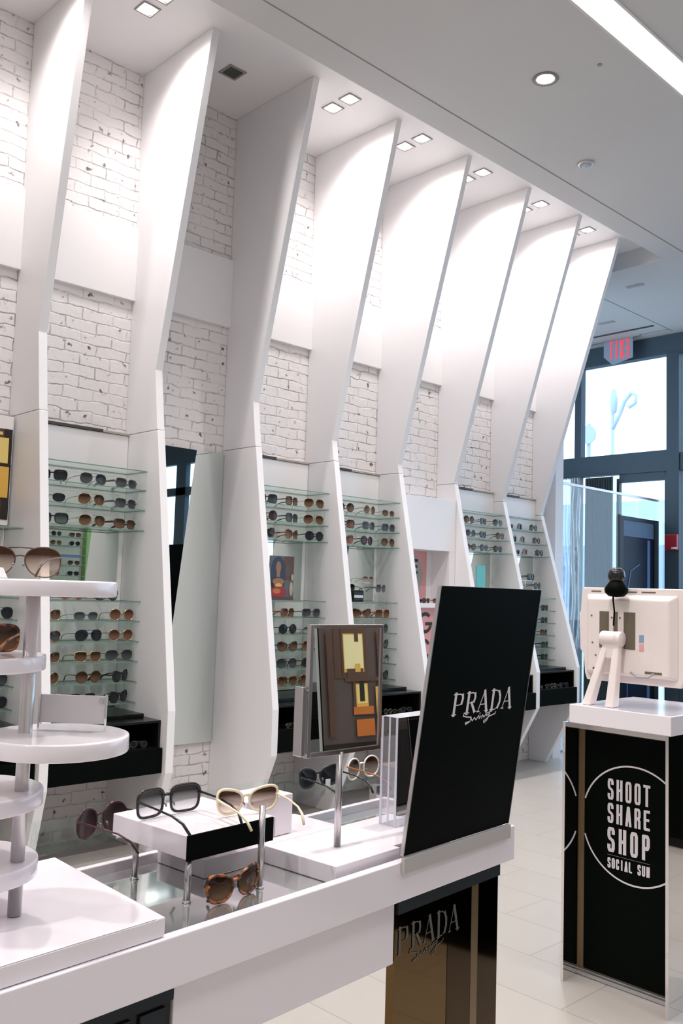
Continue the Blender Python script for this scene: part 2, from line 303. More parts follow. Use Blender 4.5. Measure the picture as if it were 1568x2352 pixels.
def glasses_mesh(st, fr, ln, hi=False, fold=False):
    w_, h_, e, k, rr = OUT[st]; n = 32 if hi else 14; ns = 8 if hi else 5
    t = bpy.data.objects.new('sunglasses', None); COL.objects.link(t); t.empty_display_size = .02
    cy = w_+.0085
    f = MB()
    for s in (-1, 1):
        P = lens_pts(st, s*cy, s, n)
        f.tube(P, rr, ns, closed=True)
    zt = h_*1.35+.003
    f.tube([(0, -.012, zt), (.002, 0, zt+.002), (0, .012, zt)], rr*1.2, ns)
    if st == 'aviator': f.tube([(0, -cy*.7, h_*2.02), (.001, 0, h_*2.08), (0, cy*.7, h_*2.02)], rr, ns)
    f.build('frame', FM[fr], t)
    for s in (-1, 1):
        P = lens_pts(st, s*cy, s, n); c0 = Vector((0, s*cy, h_+.003)); c0.x = -(cy*cy)*1.6+.0025
        L = MB(); m_ = len(P); mid = [tuple((Vector(p)+c0)/2+Vector((.0012, 0, 0))) for p in P]
        vs = P+mid+[tuple(c0)]
        fs = [(i, (i+1) % m_, (i+1) % m_+m_, i+m_) for i in range(m_)]+[(i+m_, (i+1) % m_+m_, 2*m_) for i in range(m_)]
        L.add(vs, fs, 0, True); L.build('lens', LM[ln], t)
    yh = cy+w_*1.0; xh = -(yh*yh)*1.6; zh = h_*1.45
    tl = .135
    for s in (-1, 1):
        pts = [(xh+.004, s*(yh-.002), zh), (xh-.004, s*(yh+.001), zh), (xh-.05, s*(yh+.001), zh-.002), (xh-.095, s*(yh-.003), zh-.007), (xh-.12, s*(yh-.007), zh*.55), (xh-tl, s*(yh-.011), .003)]
        if st == 'shield': pts[-1] = (xh-tl, s*(yh-.011), .008)
        if fold: pts = [(xh+.004, s*(yh-.002), zh), (xh-.006, s*(yh-.001), zh), (xh-.010-.003*s, s*(yh-.02), zh), (xh-.012-.003*s, -s*yh*.2, zh*.9), (xh-.010-.003*s, -s*yh*.65, zh*.55), (xh-.008-.003*s, -s*yh*.8, .003)]
        r1 = .0045 if st == 'shield' else max(rr, .0014)*(.75 if hi and rr > .002 else 1); rad = [r1*1.4, r1*1.3, r1, r1, r1*1.3, r1*1.3]
        tm = fr if fr not in ('white',) else 'amber'
        MB().tube(pts, rad, ns).build('temple', FM[tm], t)
    if hi:
        for s in (-1, 1):
            MB().tube([(-.004, s*.010, h_*1.0), (-.010, s*.0085, h_*.95), (-.011, s*.009, h_*.75)], [.0008, .0022, .0014], 6).build('nose_pad', FM['gun'], t)
    return t
def glasses(st, fr, ln, loc, rz, label, group, scale=1.0, hi=False, tilt=0.0, fold=False):
    key = (st, fr, ln, hi, fold)
    if key not in PROTO:
        t = glasses_mesh(st, fr, ln, hi, fold); PROTO[key] = t
    else: t = copy_tree(PROTO[key])
    t.location = loc; t.rotation_euler = (0, tilt, rz); t.scale = (scale,)*3
    t['label'] = label; t['category'] = 'sunglasses'
    if group: t['group'] = group
    elif 'group' in t: del t['group']
    return t

# ---------------------------------------------------------------- shelving bays
LVL_M = [2.188, 2.073, 1.958, 1.843, 1.425, 1.310, 1.195, 1.080, .965, .850]
LVL = {'A': [1.785, 1.41, 1.292, 1.175, 1.058, .94, .82], 'B': [2.176, 2.062, 1.943, 1.822, 1.402, 1.286, 1.168, 1.052, .934, .815], 'D': LVL_M, 'E': LVL_M,
       'G': [2.215, 2.103, 1.99, 1.875, 1.48, 1.365, 1.25, 1.14, 1.03, .92], 'H': [2.225, 2.11, 1.99, 1.878, 1.495, 1.38, 1.268, 1.157, 1.046, .937]}
SPAN = {'A': (.9, 2.15), 'B': (2.2, 2.895), 'D': (3.69, 4.385), 'E': (4.435, 5.13), 'G': (5.925, 6.61), 'H': (6.66, 7.27)}
DESC = {'A': 'at the left photo edge, below the amber picture', 'B': 'left of the tall mirror', 'D': 'right of the tall mirror, holding the portrait print',
        'E': 'holding the small black box', 'G': 'holding the turquoise card', 'H': 'beside the shopfront, last one'}
SHORT = {'A': 'leftmost bay', 'B': 'bay left of the tall mirror', 'D': 'portrait print bay', 'E': 'black box bay', 'G': 'turquoise card bay', 'H': 'last bay by the shopfront'}
ORN = ['top', 'second', 'third', 'fourth', 'fifth', 'sixth', 'seventh', 'eighth', 'ninth', 'tenth']
DTOP = {'A': .735, 'B': .745, 'D': .770, 'E': .787, 'G': .845, 'H': .860}
DFX = {'A': .59, 'B': .592, 'D': .59, 'E': .57, 'G': .53, 'H': .515}
for k in 'ABDEGH':
    y0, y1 = SPAN[k]; y0 += .002; y1 -= .002; lv = LVL[k]
    t = thing('display_shelving', 'white panel with glass sunglass shelves, bay %s' % DESC[k], 'shelving', (0, 0, 0), group='glass shelving between the fins')
    zb = DTOP[k]+.025
    MB().box(.012, .045, y0, y1, zb, 2.41).build('back_panel', 'white', t, bevel=.002)
    cut = y0+(y1-y0)*(.74 if k in 'B' else .55)
    MB().box(.002, .055, y0, cut, 2.412, 2.428).build('top_gap_strip', 'darkgap', t)  # dark strip paints the shaded gap above the back panel
    MB().box(.002, .055, cut, y1, 2.412, 2.424).build('top_gap_strip', 'lightgap', t)
    if k == 'A': zm0, zm1 = 1.412, 1.775
    else: zm0, zm1 = lv[4]+.01, lv[3]-.006
    if True:
        MB().box(.045, .050, y0+.01, y1-(.035 if k != 'A' else .02), zm0, zm1).build('mirror', 'mirror', t)
    for z in lv:
        fn = FINS[{'A': 0, 'B': 1, 'D': 3, 'E': 4, 'G': 6, 'H': 7}[k]]; fxz = fn[2]+(fn[4]-fn[2])*(fn[3]-z)/(fn[3]-fn[5])-.004
        dep = min(.28, fxz)
        m = MB(); m.box(.0505, dep, y0, y1, z-.006, z)
        m.m = [0, 0, 1, 1, 1, 1]
        m.build('glass_shelf', ['glass', 'gedge'], t)
    # drawer cabinet
    zt = DTOP[k]; fx = DFX[k]
    t = thing('drawer_cabinet', 'black open-fronted drawer cabinet under the glass shelves, %s' % SHORT[k], 'cabinet', (0, 0, 0), group='black drawer cabinets')
    m = MB(); m.box(.012, fx-.035, y0, y1, zt-.012, zt); m.box(.012, fx-.035, y0, y1, zt-.155, zt-.147)
    m.box(.012, .03, y0, y1, zt-.147, zt-.012); m.box(.03, fx-.035, y0, y0+.015, zt-.147, zt-.012); m.box(.03, fx-.035, y1-.015, y1, zt-.147, zt-.012)
    m.build('carcass', 'black', t, bevel=.001)
    MB().box(.05, .41, y0+.01, y1-.02, zt, zt+.022).build('lid', 'black', t, bevel=.003)
    m = MB(); m.box(fx-.02, fx, y0+.004, y1-.004, zt-.285, zt-.147); m.box(.2, fx-.02, y0+.02, y1-.02, zt-.285, zt-.157)
    m.build('drawer', 'matblack', t, bevel=.002)
    if k != 'A' and k != 'G':
        for j in range(5):
            yy = y0+(y1-y0)*(.28+.14*j)
            glasses(['small', 'aviator', 'round'][j % 3], ['gold', 'gun', 'gold'][j % 3], 'black', (fx-.075, yy, zt-.147), .4-.2*j,
                    'small sunglasses, %s from left in black drawer, %s' % (['first', 'second', 'third', 'fourth', 'last'][j], SHORT[k]), 'sunglasses in the open drawers', .66)

# y positions of every pair on the shelves: bay -> [(shelf index, [(y, shape, frame, lens, turn)])]
GL = {
 'A': [(2, [(2.060, 'aviator', 'gun', 'black', 8)]), (3, [(2.060, 'cateye', 'black', 'black', 8)]), (4, [(2.055, 'square', 'tort', 'brown', 8)]), (5, [(2.058, 'round', 'black', 'grey', 8)]), (6, [(2.058, 'aviator', 'gun', 'black', 8)])],
 'B': [(1, [(2.310, 'square', 'black', 'black', -20), (2.567, 'aviator', 'gun', 'grey', 5), (2.785, 'shield', 'gun', 'grey', 22)]),
       (2, [(2.310, 'small', 'black', 'black', -20), (2.563, 'aviator', 'gold', 'brown', 5), (2.788, 'shield', 'gun', 'grey', 22)]),
       (3, [(2.330, 'square', 'black', 'green', -20), (2.574, 'aviator', 'gold', 'brown', 5), (2.788, 'shield', 'brown', 'brown', 22)]),
       (5, [(2.340, 'square', 'gold', 'brown', 10), (2.568, 'small', 'gun', 'green', 5), (2.796, 'round', 'gold', 'rose', -3)]),
       (6, [(2.345, 'square', 'tort', 'grey', 10), (2.592, 'aviator', 'black', 'black', 5), (2.796, 'round', 'gold', 'rose', -3)]),
       (7, [(2.350, 'square', 'gold', 'brown', 10), (2.593, 'square', 'gold', 'brown', 0), (2.792, 'aviator', 'gun', 'grey', -2)]),
       (8, [(2.355, 'round', 'gold', 'brown', 10), (2.603, 'round', 'brown', 'brown', 0), (2.810, 'cateye', 'black', 'black', 32)]),
       (9, [(2.360, 'round', 'brown', 'black', 10), (2.570, 'square', 'black', 'black', 0), (2.805, 'cateye', 'black', 'black', 26)])],
 'D': [(1, [(3.845, 'square', 'black', 'grey', -10), (4.072, 'square', 'brown', 'brown', 22), (4.278, 'aviator', 'gold', 'brown', -5)]),
       (2, [(3.855, 'round', 'burg', 'plum', -10), (4.078, 'square', 'black', 'grey', 22), (4.278, 'aviator', 'gold', 'brown', -5)]),
       (3, [(3.835, 'cateye', 'tort', 'black', -6), (4.084, 'cateye', 'tort', 'brown', 22), (4.288, 'round', 'black', 'black', -5)]),
       (5, [(4.070, 'square', 'tort', 'brown', 18), (4.285, 'square', 'gun', 'grey', 0)]), (6, [(4.075, 'round', 'black', 'black', 0), (4.29, 'small', 'gun', 'clearg', 5)]),
       (7, [(4.080, 'cateye', 'brown', 'brown', 0), (4.29, 'round', 'tort', 'brown', 0)]), (8, [(4.080, 'aviator', 'black', 'grey', 0), (4.29, 'round', 'brown', 'black', 0)]),
       (9, [(4.090, 'square', 'tort', 'brown', 0), (4.29, 'cateye', 'tort', 'brown', 5)])],
 'E': [(1, [(4.580, 'round', 'brown', 'brown', -10), (4.835, 'round', 'gold', 'brown', 12), (5.04, 'small', 'gold', 'brown', 8)]),
       (2, [(4.585, 'square', 'burg', 'rose', -10), (4.830, 'square', 'gun', 'grey', 12), (5.045, 'square', 'gun', 'grey', 8)]),
       (3, [(4.580, 'cateye', 'amber', 'rose', -6), (4.815, 'round', 'black', 'plum', 12), (5.045, 'aviator', 'gold', 'brown', 8)]),
       (5, [(4.780, 'cateye', 'tort', 'brown', -10), (5.005, 'square', 'amber', 'brown', 5)]), (6, [(4.780, 'cateye', 'black', 'black', -10), (5.0, 'round', 'gun', 'grey', 5)]),
       (7, [(4.79, 'square', 'black', 'green', -5), (5.01, 'cateye', 'black', 'green', 12)]), (8, [(5.02, 'round', 'gun', 'clearg', 5)]), (9, [(5.02, 'cateye', 'black', 'grey', 12)])],
 'G': [(1, [(6.035, 'round', 'brown', 'brown', 0), (6.234, 'square', 'black', 'grey', 18), (6.437, 'aviator', 'black', 'grey', 5)]),
       (2, [(6.060, 'round', 'gun', 'grey', 0), (6.231, 'square', 'black', 'black', 18), (6.471, 'round', 'brown', 'brown', 5)]),
       (3, [(6.060, 'cateye', 'brown', 'brown', 0), (6.247, 'round', 'black', 'green', 10), (6.440, 'round', 'burg', 'plum', 5)])],
 'H': [(1, [(6.755, 'small', 'black', 'black', 10), (6.916, 'square', 'black', 'black', 22), (7.125, 'round', 'black', 'green', 5)]),
       (2, [(6.765, 'round', 'black', 'black', 10), (6.916, 'round', 'tort', 'rose', 22), (7.130, 'round', 'brown', 'brown', 5)]),
       (3, [(6.775, 'small', 'brown', 'black', 10), (6.915, 'cateye', 'tort', 'brown', 22), (7.133, 'round', 'black', 'black', 5)]),
       (5, [(7.165, 'square', 'black', 'black', 10)]), (6, [(7.161, 'square', 'black', 'black', 10)]), (7, [(7.155, 'square', 'brown', 'brown', 10)]),
       (8, [(7.175, 'square', 'black', 'grey', 10)]), (9, [(7.170, 'square', 'black', 'black', 10)])],
}
POS = {1: ['only'], 2: ['left', 'right'], 3: ['left', 'middle', 'right']}
SHN = {'aviator': 'aviator', 'square': 'square', 'round': 'round', 'cateye': 'cat-eye', 'shield': 'wraparound', 'small': 'slim'}
for k, rows in GL.items():
    for si, row in rows:
        for j, (y, st, fr, ln, a) in enumerate(row):
            pos = POS[len(row)][j] if not (k == 'E' and si >= 8) else 'only'
            glasses(st, fr, ln, (.245 if k not in 'GH' else .232 if k == 'G' else ([0, .128, .160, .190][si] if si < 4 else .235), y, LVL[k][si]), math.radians(a), '%s %s-lens sunglasses, %s on the %s shelf, %s' % (SHN[st], COLN[ln].replace(' ', '-'), pos, ORN[si], SHORT[k]),
                    'sunglasses on the glass shelves', 1.22 if k not in 'GH' else 1.05, fold=(k == 'H' and si < 4))
# pairs on the mirror level
glasses('cateye', 'black', 'grey', (.245, 2.69, LVL['B'][4]), .2, 'grey cat-eye sunglasses before the small mirror, bay left of the tall mirror', 'sunglasses before the small mirrors', 1.2)
glasses('round', 'tort', 'brown', (.25, 2.47, LVL['B'][4]), .1, 'round tortoise sunglasses before the small mirror, bay left of the tall mirror', 'sunglasses before the small mirrors', 1.2)
def riser(y, z, h, label, k):
    t = thing('display_riser', label, 'riser', (.17, y, z+.0006))
    MB().cyl((0, 0, 0), .028, .004, 20).build('base', 'chrome', t); MB().cyl((0, 0, .004), .004, h-.004, 10).build('post', 'chrome', t)
    MB().box(-.03, .03, -.06, .06, h, h+.004).build('plate', 'acryl', t)
riser(4.862, LVL['E'][4], .14, 'slim chrome riser holding gold sunglasses beside the small black box', 'E')
glasses('small', 'gold', 'gradb', (.235, 4.85, LVL['E'][4]+.1445), .2, 'slim gold sunglasses raised on a chrome riser, black box bay', 'sunglasses before the small mirrors', 1.1)
riser(4.99, LVL['E'][4], .07, 'low chrome riser holding grey sunglasses, black box bay', 'E')
glasses('square', 'gun', 'green', (.245, 4.98, LVL['E'][4]+.0745), .3, 'square grey green sunglasses on the low riser, black box bay', 'sunglasses before the small mirrors', 1.15)
t = thing('display_box', 'small black box with pale band on the shelf before the mirror, black box bay', 'box', (.20, 4.735, LVL['E'][4]))
MB().box(-.05, .05, -.06, .06, .0005, .085).build('box_body', 'black', t, bevel=.012); MB().box(.0502, .052, -.045, .045, .03, .05).build('band', 'frost', t)
riser(6.94, LVL['H'][4], .15, 'tall chrome riser before the mirror of the last bay', 'H')
glasses('square', 'black', 'black', (.235, 6.94, LVL['H'][4]+.1545), .2, 'square black sunglasses on the tall riser, last bay by the shopfront', 'sunglasses before the small mirrors', 1.15)
riser(7.04, LVL['H'][4], .07, 'low chrome riser before the mirror of the last bay', 'H')
glasses('round', 'black', 'grey', (.235, 7.04, LVL['H'][4]+.0745), .2, 'round black sunglasses on the low riser, last bay by the shopfront', 'sunglasses before the small mirrors', 1.15)
# prints: flat sheets standing on a shelf or hung on the panel
def sheet(name, label, cat, x, y0, y1, z0, z1, base, rects, th=.006, lean=0.0):
    t = thing(name, label, cat, (x, 0, z0))
    W_, H_ = y1-y0, z1-z0
    MB().box(-th, 0, y0, y1, 0, H_).build('board', base, t)
    m = MB(); ms = []
    for i, (a, b_, c_, d, mt, *el) in enumerate(rects):
        if mt not in ms: ms.append(mt)
        e = .0006+.00025*i
        if el:
            m.add([(e, y0+((a+c_)/2+(c_-a)/2*math.cos(PI*k/10))*W_, ((b_+d)/2+(d-b_)/2*math.sin(PI*k/10))*H_) for k in range(20)], [tuple(range(20))], ms.index(mt)); continue
        m.add([(e, y0+a*W_, b_*H_), (e, y0+c_*W_, b_*H_), (e, y0+c_*W_, d*H_), (e, y0+a*W_, d*H_)], [(0, 1, 2, 3)], ms.index(mt))
    m.build('print', ms, t); return t
AMB = [(0, 0, 1, 1, 'p_brown'), (.03, .93, .90, .965, 'p_yellow'), (.10, .60, .88, .90, 'p_yellow'), (.06, .24, .88, .58, 'p_gold'), (.30, .60, .42, .72, 'p_black'), (.36, .34, .62, .66, 'p_black'), (.72, .62, .80, .68, 'p_orange'),
       (.05, .30, .8, .36, 'p_gold'), (.66, .36, .74, .52, 'p_black'), (0, .24, .92, .31, 'p_orange'), (0, .03, .62, .20, 'p_orange'), (.62, .03, .95, .20, 'p_brown'), (.92, 0, 1, 1, 'p_black')]
t = thing('picture_lightbox', 'framed amber interior picture hung at the left photo edge', 'picture', (0, 0, 0))
MB().box(.0465, .11, 1.55, 2.135, 1.80, 2.405).build('surround', 'white', t, bevel=.003)
m = MB(); ms = []
for i, (a, b_, c_, d, mt) in enumerate(AMB):
    if mt not in ms: ms.append(mt)
    W_, H_ = .545, .50; e = .1108+.0003*i
    m.add([(e, 1.595+a*W_*.98, 1.832+b_*H_), (e, 1.595+c_*W_*.98, 1.832+b_*H_), (e, 1.595+c_*W_*.98, 1.832+d*H_), (e, 1.595+a*W_*.98, 1.832+d*H_)], [(0, 1, 2, 3)], ms.index(mt))
for q, (yq) in enumerate((1.950,)):
    for a, b_, c_, d, mt in ((.0, .62, .16, .90, 'p_yellow'), (.02, .24, .17, .58, 'p_gold'), (.05, .35, .10, .64, 'p_black'), (0, .585, .18, .61, 'p_black'), (.0, .60, .065, .70, 'p_black')):
        if mt not in ms: ms.append(mt)
        m.add([(.1155, yq+a, 1.832+b_*.5), (.1155, yq+c_, 1.832+b_*.5), (.1155, yq+c_, 1.832+d*.5), (.1155, yq+a, 1.832+d*.5)], [(0, 1, 2, 3)], ms.index(mt))
m.build('print', ms, t)
sheet('portrait_print', 'small portrait print of a dark-haired person in red, before a shelf mirror', 'print', .205, 3.925, 4.14, 1.4262, 1.7262, 'p_black',
      [(0, 0, 1, 1, 'p_slate'), (.58, .45, 1, 1, 'p_brown'), (.66, .55, .86, .8, 'p_plum', 1), (.05, .40, .64, .99, 'p_navy', 1), (.04, .34, .66, .70, 'p_navy', 1), (.25, .60, .46, .88, 'p_skin', 1), (.29, .52, .42, .64, 'p_skin'), (.06, .22, .62, .52, 'p_black', 1),
       (.12, .34, .60, .50, 'p_skin', 1), (.20, .26, .56, .42, 'p_skin', 1), (.24, .30, .50, .38, 'p_gold', 1), (.02, .06, .70, .30, 'p_red', 1), (.14, .14, .46, .26, 'p_orange', 1), (.82, .10, .97, .42, 'p_tan', 1), (.88, .45, .99, .60, 'p_tan', 1), (0, 0, 1, .07, 'p_brown')])
sheet('turquoise_card', 'turquoise display card standing on the shelf before a small mirror', 'card', .205, 6.18, 6.30, 1.481, 1.755, 'teal', [(0, 0, 1, 1, 'teal')])
# tall mirror between the second and third fin
t = thing('tall_mirror', 'tall frameless wall mirror between two white fins', 'mirror', (0, 0, 0))
MB().box(.004, .022, 2.95, 3.636, .49, 2.395).build('backing', 'lightgap', t); MB().box(.022, .026, 2.95, 3.636, .49, 2.395).build('mirror_glass', 'mirror', t)
# white unit with the pink print (between fifth and sixth fin)
t = thing('niche_display', 'white wall unit with an open niche and pink printed panels', 'display', (0, 0, 0))
m = MB(); y0, y1 = 5.184, 5.871
m.box(.002, .22, y0, y1, 1.85, 2.27); m.box(.002, .22, y0, 5.36, 1.39, 1.85); m.box(.002, .22, 5.80, y1, .62, 1.85); m.box(.002, .03, 5.36, 5.80, 1.39, 1.85); m.box(.002, .22, 5.36, 5.80, 1.39, 1.425)
m.box(.002, .18, y0, 5.80, .62, 1.39); m.build('body', 'white', t, bevel=.002)
m = MB(); m.add([(.032, 5.37, 1.43), (.032, 5.735, 1.43), (.032, 5.735, 1.845), (.032, 5.37, 1.845)], [(0, 1, 2, 3)], 0)
n = 24; cc = [(.0335, 5.50+.185*math.cos(-PI/2+PI*i/n), 1.64+.19*math.sin(-PI/2+PI*i/n)) for i in range(n+1)]+[(.0335, 5.372, 1.83), (.0335, 5.372, 1.45)]
m.add(cc, [tuple(range(len(cc)))], 1)
for a, b_, c_, d in ((0, 0, .022, .12), (0, 0, .06, .022), (0, .05, .055, .07), (0, .098, .06, .12)):
    m.add([(.035, 5.565+a, 1.66+b_), (.035, 5.565+c_, 1.66+b_), (.035, 5.565+c_, 1.66+d), (.035, 5.565+a, 1.66+d)], [(0, 1, 2, 3)], 2)
m.build('print', ['pink', 'greyp', 'inkk'], t)
m = MB(); m.add([(.182, 5.2, .8), (.182, 5.79, .8), (.182, 5.79, 1.385), (.182, 5.2, 1.385)], [(0, 1, 2, 3)], 0)
def cring(cy, cz, r, w_, a0, a1):
    k = 16; vs = []
    for i in range(k+1):
        a = a0+(a1-a0)*i/k
        vs += [(.184, cy+r*math.cos(a), cz+r*math.sin(a)), (.184, cy+(r-w_)*math.cos(a), cz+(r-w_)*math.sin(a))]
    m.add(vs, [(2*i, 2*i+1, 2*i+3, 2*i+2) for i in range(k)], 1)
cring(5.56, 1.27, .085, .028, PI*.25, PI*1.9); cring(5.55, 1.06, .085, .028, PI*.2, PI*1.8); cring(5.56, .88, .07, .028, PI*.1, PI*1.9)
m.add([(.184, 5.56, 1.25), (.184, 5.645, 1.25), (.184, 5.645, 1.275), (.184, 5.56, 1.275)], [(0, 1, 2, 3)], 1)
m.build('lower_print', ['pink', 'inkk'], t)
for j, (yy, st, fr, ln) in enumerate(((5.47, 'small', 'black', 'black'), (5.56, 'square', 'burg', 'plum'), (5.69, 'square', 'tort', 'brown'))):
    glasses(st, fr, ln, (.19, yy, 1.425), .15, '%s %s-lens sunglasses in the niche above the pink print, %s of three' % (SHN[st], COLN[ln].replace(' ', '-'), ['left', 'middle', 'right'][j]), 'sunglasses in the niche', .78)

# ---------------------------------------------------------------- ceiling lamps
def spot_fixture(x, y, lit=True, label='', z=ZV, e=None):
    t = thing('recessed_spotlight', label, 'ceiling light', (x, y, z), group='recessed spotlights')
    m = MB(); s = .055
    for a, b_, c_, d in ((-s, s, -s, -s+.008), (-s, s, s-.008, s), (-s, -s+.008, -s+.008, s-.008), (s-.008, s, -s+.008, s-.008)): m.box(a, b_, c_, d, -.006, 0)
    m.build('trim_ring', 'seam' if lit else 'dark', t)
    MB().cyl((0, 0, -.005), .032, .004, 20).build('bulb', 'bulb' if lit else 'dark', t)
    if lit: lamp('SPOT', (0, 0, -.03), e or E_SPOT, t, spot_size=math.radians(125), spot_blend=1.0, shadow_soft_size=.035, color=WARM, rot=(math.radians(22), 0, 0))
    return t
LB = ['at the left photo edge', 'between the first and second fin', 'between second and third fin', 'between third and fourth fin', 'between fourth and fifth fin', 'between fifth and sixth fin', 'between sixth and seventh fin', 'between the last two fins']
cy_ = [1.78, 2.54, 3.27, 3.99, 4.715, 5.43, 6.21, 6.94]
for i, y in enumerate(cy_):
    if i == 2: continue
    for x, wd in ((.61, 'nearer the brick wall'), (.775, 'farther from the brick wall')):
        spot_fixture(x, y, True, 'lit recessed spotlight %s, the one %s' % (LB[i], wd))
t = thing('ceiling_vent', 'small square dark vent in the ceiling between second and third fin', 'vent', (.455, 3.26, ZV))
m = MB()
for a, b_, c_, d in ((-.065, .065, -.065, -.05), (-.065, .065, .05, .065), (-.065, -.05, -.05, .05), (.05, .065, -.05, .05)): m.box(a, b_, c_, d, -.006, 0)
m.build('frame', 'seam', t); MB().box(-.05, .05, -.05, .05, -.003, 0).build('core', 'dark', t)
# ceiling of the main room
for x, y, l in ((2.01, 4.43, 'bright recessed downlight alone in the grey ceiling at the upper right'),):
    t = thing('recessed_downlight', l, 'ceiling light', (x, y, ZC))
    m = MB(); m.lathe((0, 0, 0), [(.075, -.001), (.078, -.006), (.055, -.006), (.050, -.001)]); m.build('trim_ring', 'seam', t)
    MB().cyl((0, 0, -.005), .048, .004, 24).build('bulb', 'bulb', t)
    lamp('SPOT', (0, 0, -.03), E_DOWN*3.4, t, spot_size=math.radians(120), spot_blend=.8, shadow_soft_size=.05, color=WARM)
k = 0
for x in (2.01, 3.5, 4.6, 6.6, 9.2):  # unseen downlights added to brighten the counter, fins and floor
    for y in ((-2.6, -.2, 2.1) if x < 3 else (-1.4, .5, 2.4) if x == 3.5 else (-2.6, .2, 3.0, 5.8, 8.2)):
        t = thing('recessed_downlight', 'unseen added downlight, row %d lamp %d' % (int(x), k), 'ceiling light', (x, y, ZC), group='added downlights of the shop floor'); k += 1
        MB().cyl((0, 0, -.005), .048, .004, 16).build('bulb', 'bulb', t)
        lamp('SPOT', (0, 0, -.03), E_DOWN*(1.3 if x < 3 else 3.9 if x == 3.5 else .95), t, spot_size=math.radians(125), spot_blend=.8, shadow_soft_size=.05, color=WARM)
for x, l in ((2.60, 'long bright linear ceiling light crossing the upper right corner'), (6.0, 'unseen linear ceiling light added over the shop floor'), (9.0, 'unseen linear ceiling light added near the right wall')):  # the outer two strips are unseen, added for general light
    t = thing('linear_ceiling_light', l, 'ceiling light', (x, 0, ZC))
    m = MB(); m.box(-.092, -.078, YB+.6, 7.4, -.008, 0); m.box(.078, .092, YB+.6, 7.4, -.008, 0); m.build('housing', 'wall', t)
    MB().box(-.078, .078, YB+.6, 7.4, -.004, 0).build('diffuser', 'diff', t)
    lamp('AREA', (0, 1.7, -.012), E_STRIP*4, t, shape='RECTANGLE', size=.15, size_y=11.0, color=(1, .98, .97))
t = thing('smoke_detector', 'small round detector dome on the grey ceiling below the downlight', 'detector', (1.612, 5.536, ZC))
MB().lathe((0, 0, 0), [(.055, 0), (.055, -.012), (.042, -.02), (.04, -.012)]).build('ring', 'alu', t); MB().lathe((0, 0, 0), [(.04, -.012), (.03, -.026), (.0, -.03)]).build('dome', 'facade', t)
tag(MB().cyl((0, 0, -.004), .014, .004, 12).build('sprinkler_cap', 'seam', loc=(2.32, 4.52, ZC)), 'tiny round cap in the ceiling between the downlight and the light strip', 'cap')
for x, y, sx, sy, l in ((.60, 8.11, .085, .03, 'small dark ceiling vent past the last fin'), (-.24, 9.02, .09, .035, 'small dark ceiling vent near the exit sign')):
    tag(MB().box(-sx, sx, -sy, sy, -.006, 0).build('ceiling_vent', 'grey', loc=(x, y, ZC)), l, 'vent')
tag(MB().box(-1.0, .10, 9.43, 9.47, -.006, 0).build('air_diffuser', 'dark', loc=(0, 0, ZC)), 'long thin dark air slot in the ceiling before the shopfront', 'vent')

# ---------------------------------------------------------------- shopfront
def st_empty(name, loc=(0, 0, 0)):
    o = bpy.data.objects.new(name, None); COL.objects.link(o); o.location = loc; o['kind'] = 'structure'; o.empty_display_size = .1; return o
m = MB(); m.box(-1.75, XR, YF, YF+.12, 4.37, 4.8); struct(m.build('wall_front', 'frame')); struct(MB().box(8.2, XR, YF, YF+.12, 0, 2.3).build('wall_front', 'matblack'))
w1 = st_empty('window_1')
m = MB(); m.box(-1.6, .13, YF, YF+.10, 3.0, 3.245); m.box(-1.17, -1.08, YF, YF+.1, 3.245, 4.37); m.box(-1.22, -1.10, YF, YF+.1, 0, 3.0); m.box(-1.6, -1.5, YF, YF+.1, 0, 4.37)
m.box(-.93, -.54, YF, YF+.09, 0, .12)
m.build('window_frame', 'frame', w1)
MB().box(-1.08, .13, YF+.045, YF+.055, 3.245, 4.37).build('pane', 'pane', w1); MB().box(-1.5, -1.22, YF+.045, YF+.055, 0, 3.0).build('pane', 'pane', w1); MB().box(-1.5, -1.22, YF+.045, YF+.055, 3.245, 4.37).build('pane', 'pane', w1)
d1 = st_empty('door_1')
m = MB(); m.box(-.60, -.565, YF+.02, YF+.08, 0, 2.95); m.box(.01, .05, YF+.02, YF+.08, 0, 2.95); m.box(-.565, .01, YF+.02, YF+.08, 2.90, 3.0); m.box(-.565, .01, YF+.02, YF+.08, 0, .2); m.build('door_frame', 'frame', d1)
MB().box(-.565, .01, YF+.045, YF+.055, .2, 2.90).build('pane', 'pane', d1)
w2 = st_empty('window_2')
m = MB(); m.box(.05, .20, YF-.02, YF+.12, 0, 4.37)
for x in (1.9, 3.6, 5.3, 7.0): m.box(x, x+.10, YF, YF+.1, 0, 4.37)
for x, x2 in ((8.2, 8.5), (9.25, 9.4), (9.77, 10.1), (11.2, 11.42)): m.box(x, x2, YF, YF+.1, 2.3, 4.37)
m.box(8.2, XR, YF-.01, YF+.1, 3.86, 4.37)
m.box(8.2, XR, YF, YF+.1, 3.25, 3.4); m.box(.2, 8.2, YF, YF+.1, 3.0, 3.2); m.box(.2, 8.2, YF, YF+.1, 0, .9); m.build('window_frame', 'frame', w2)
MB().box(.20, XR, YF+.045, YF+.055, .9, 4.37).build('pane', 'pane', w2)
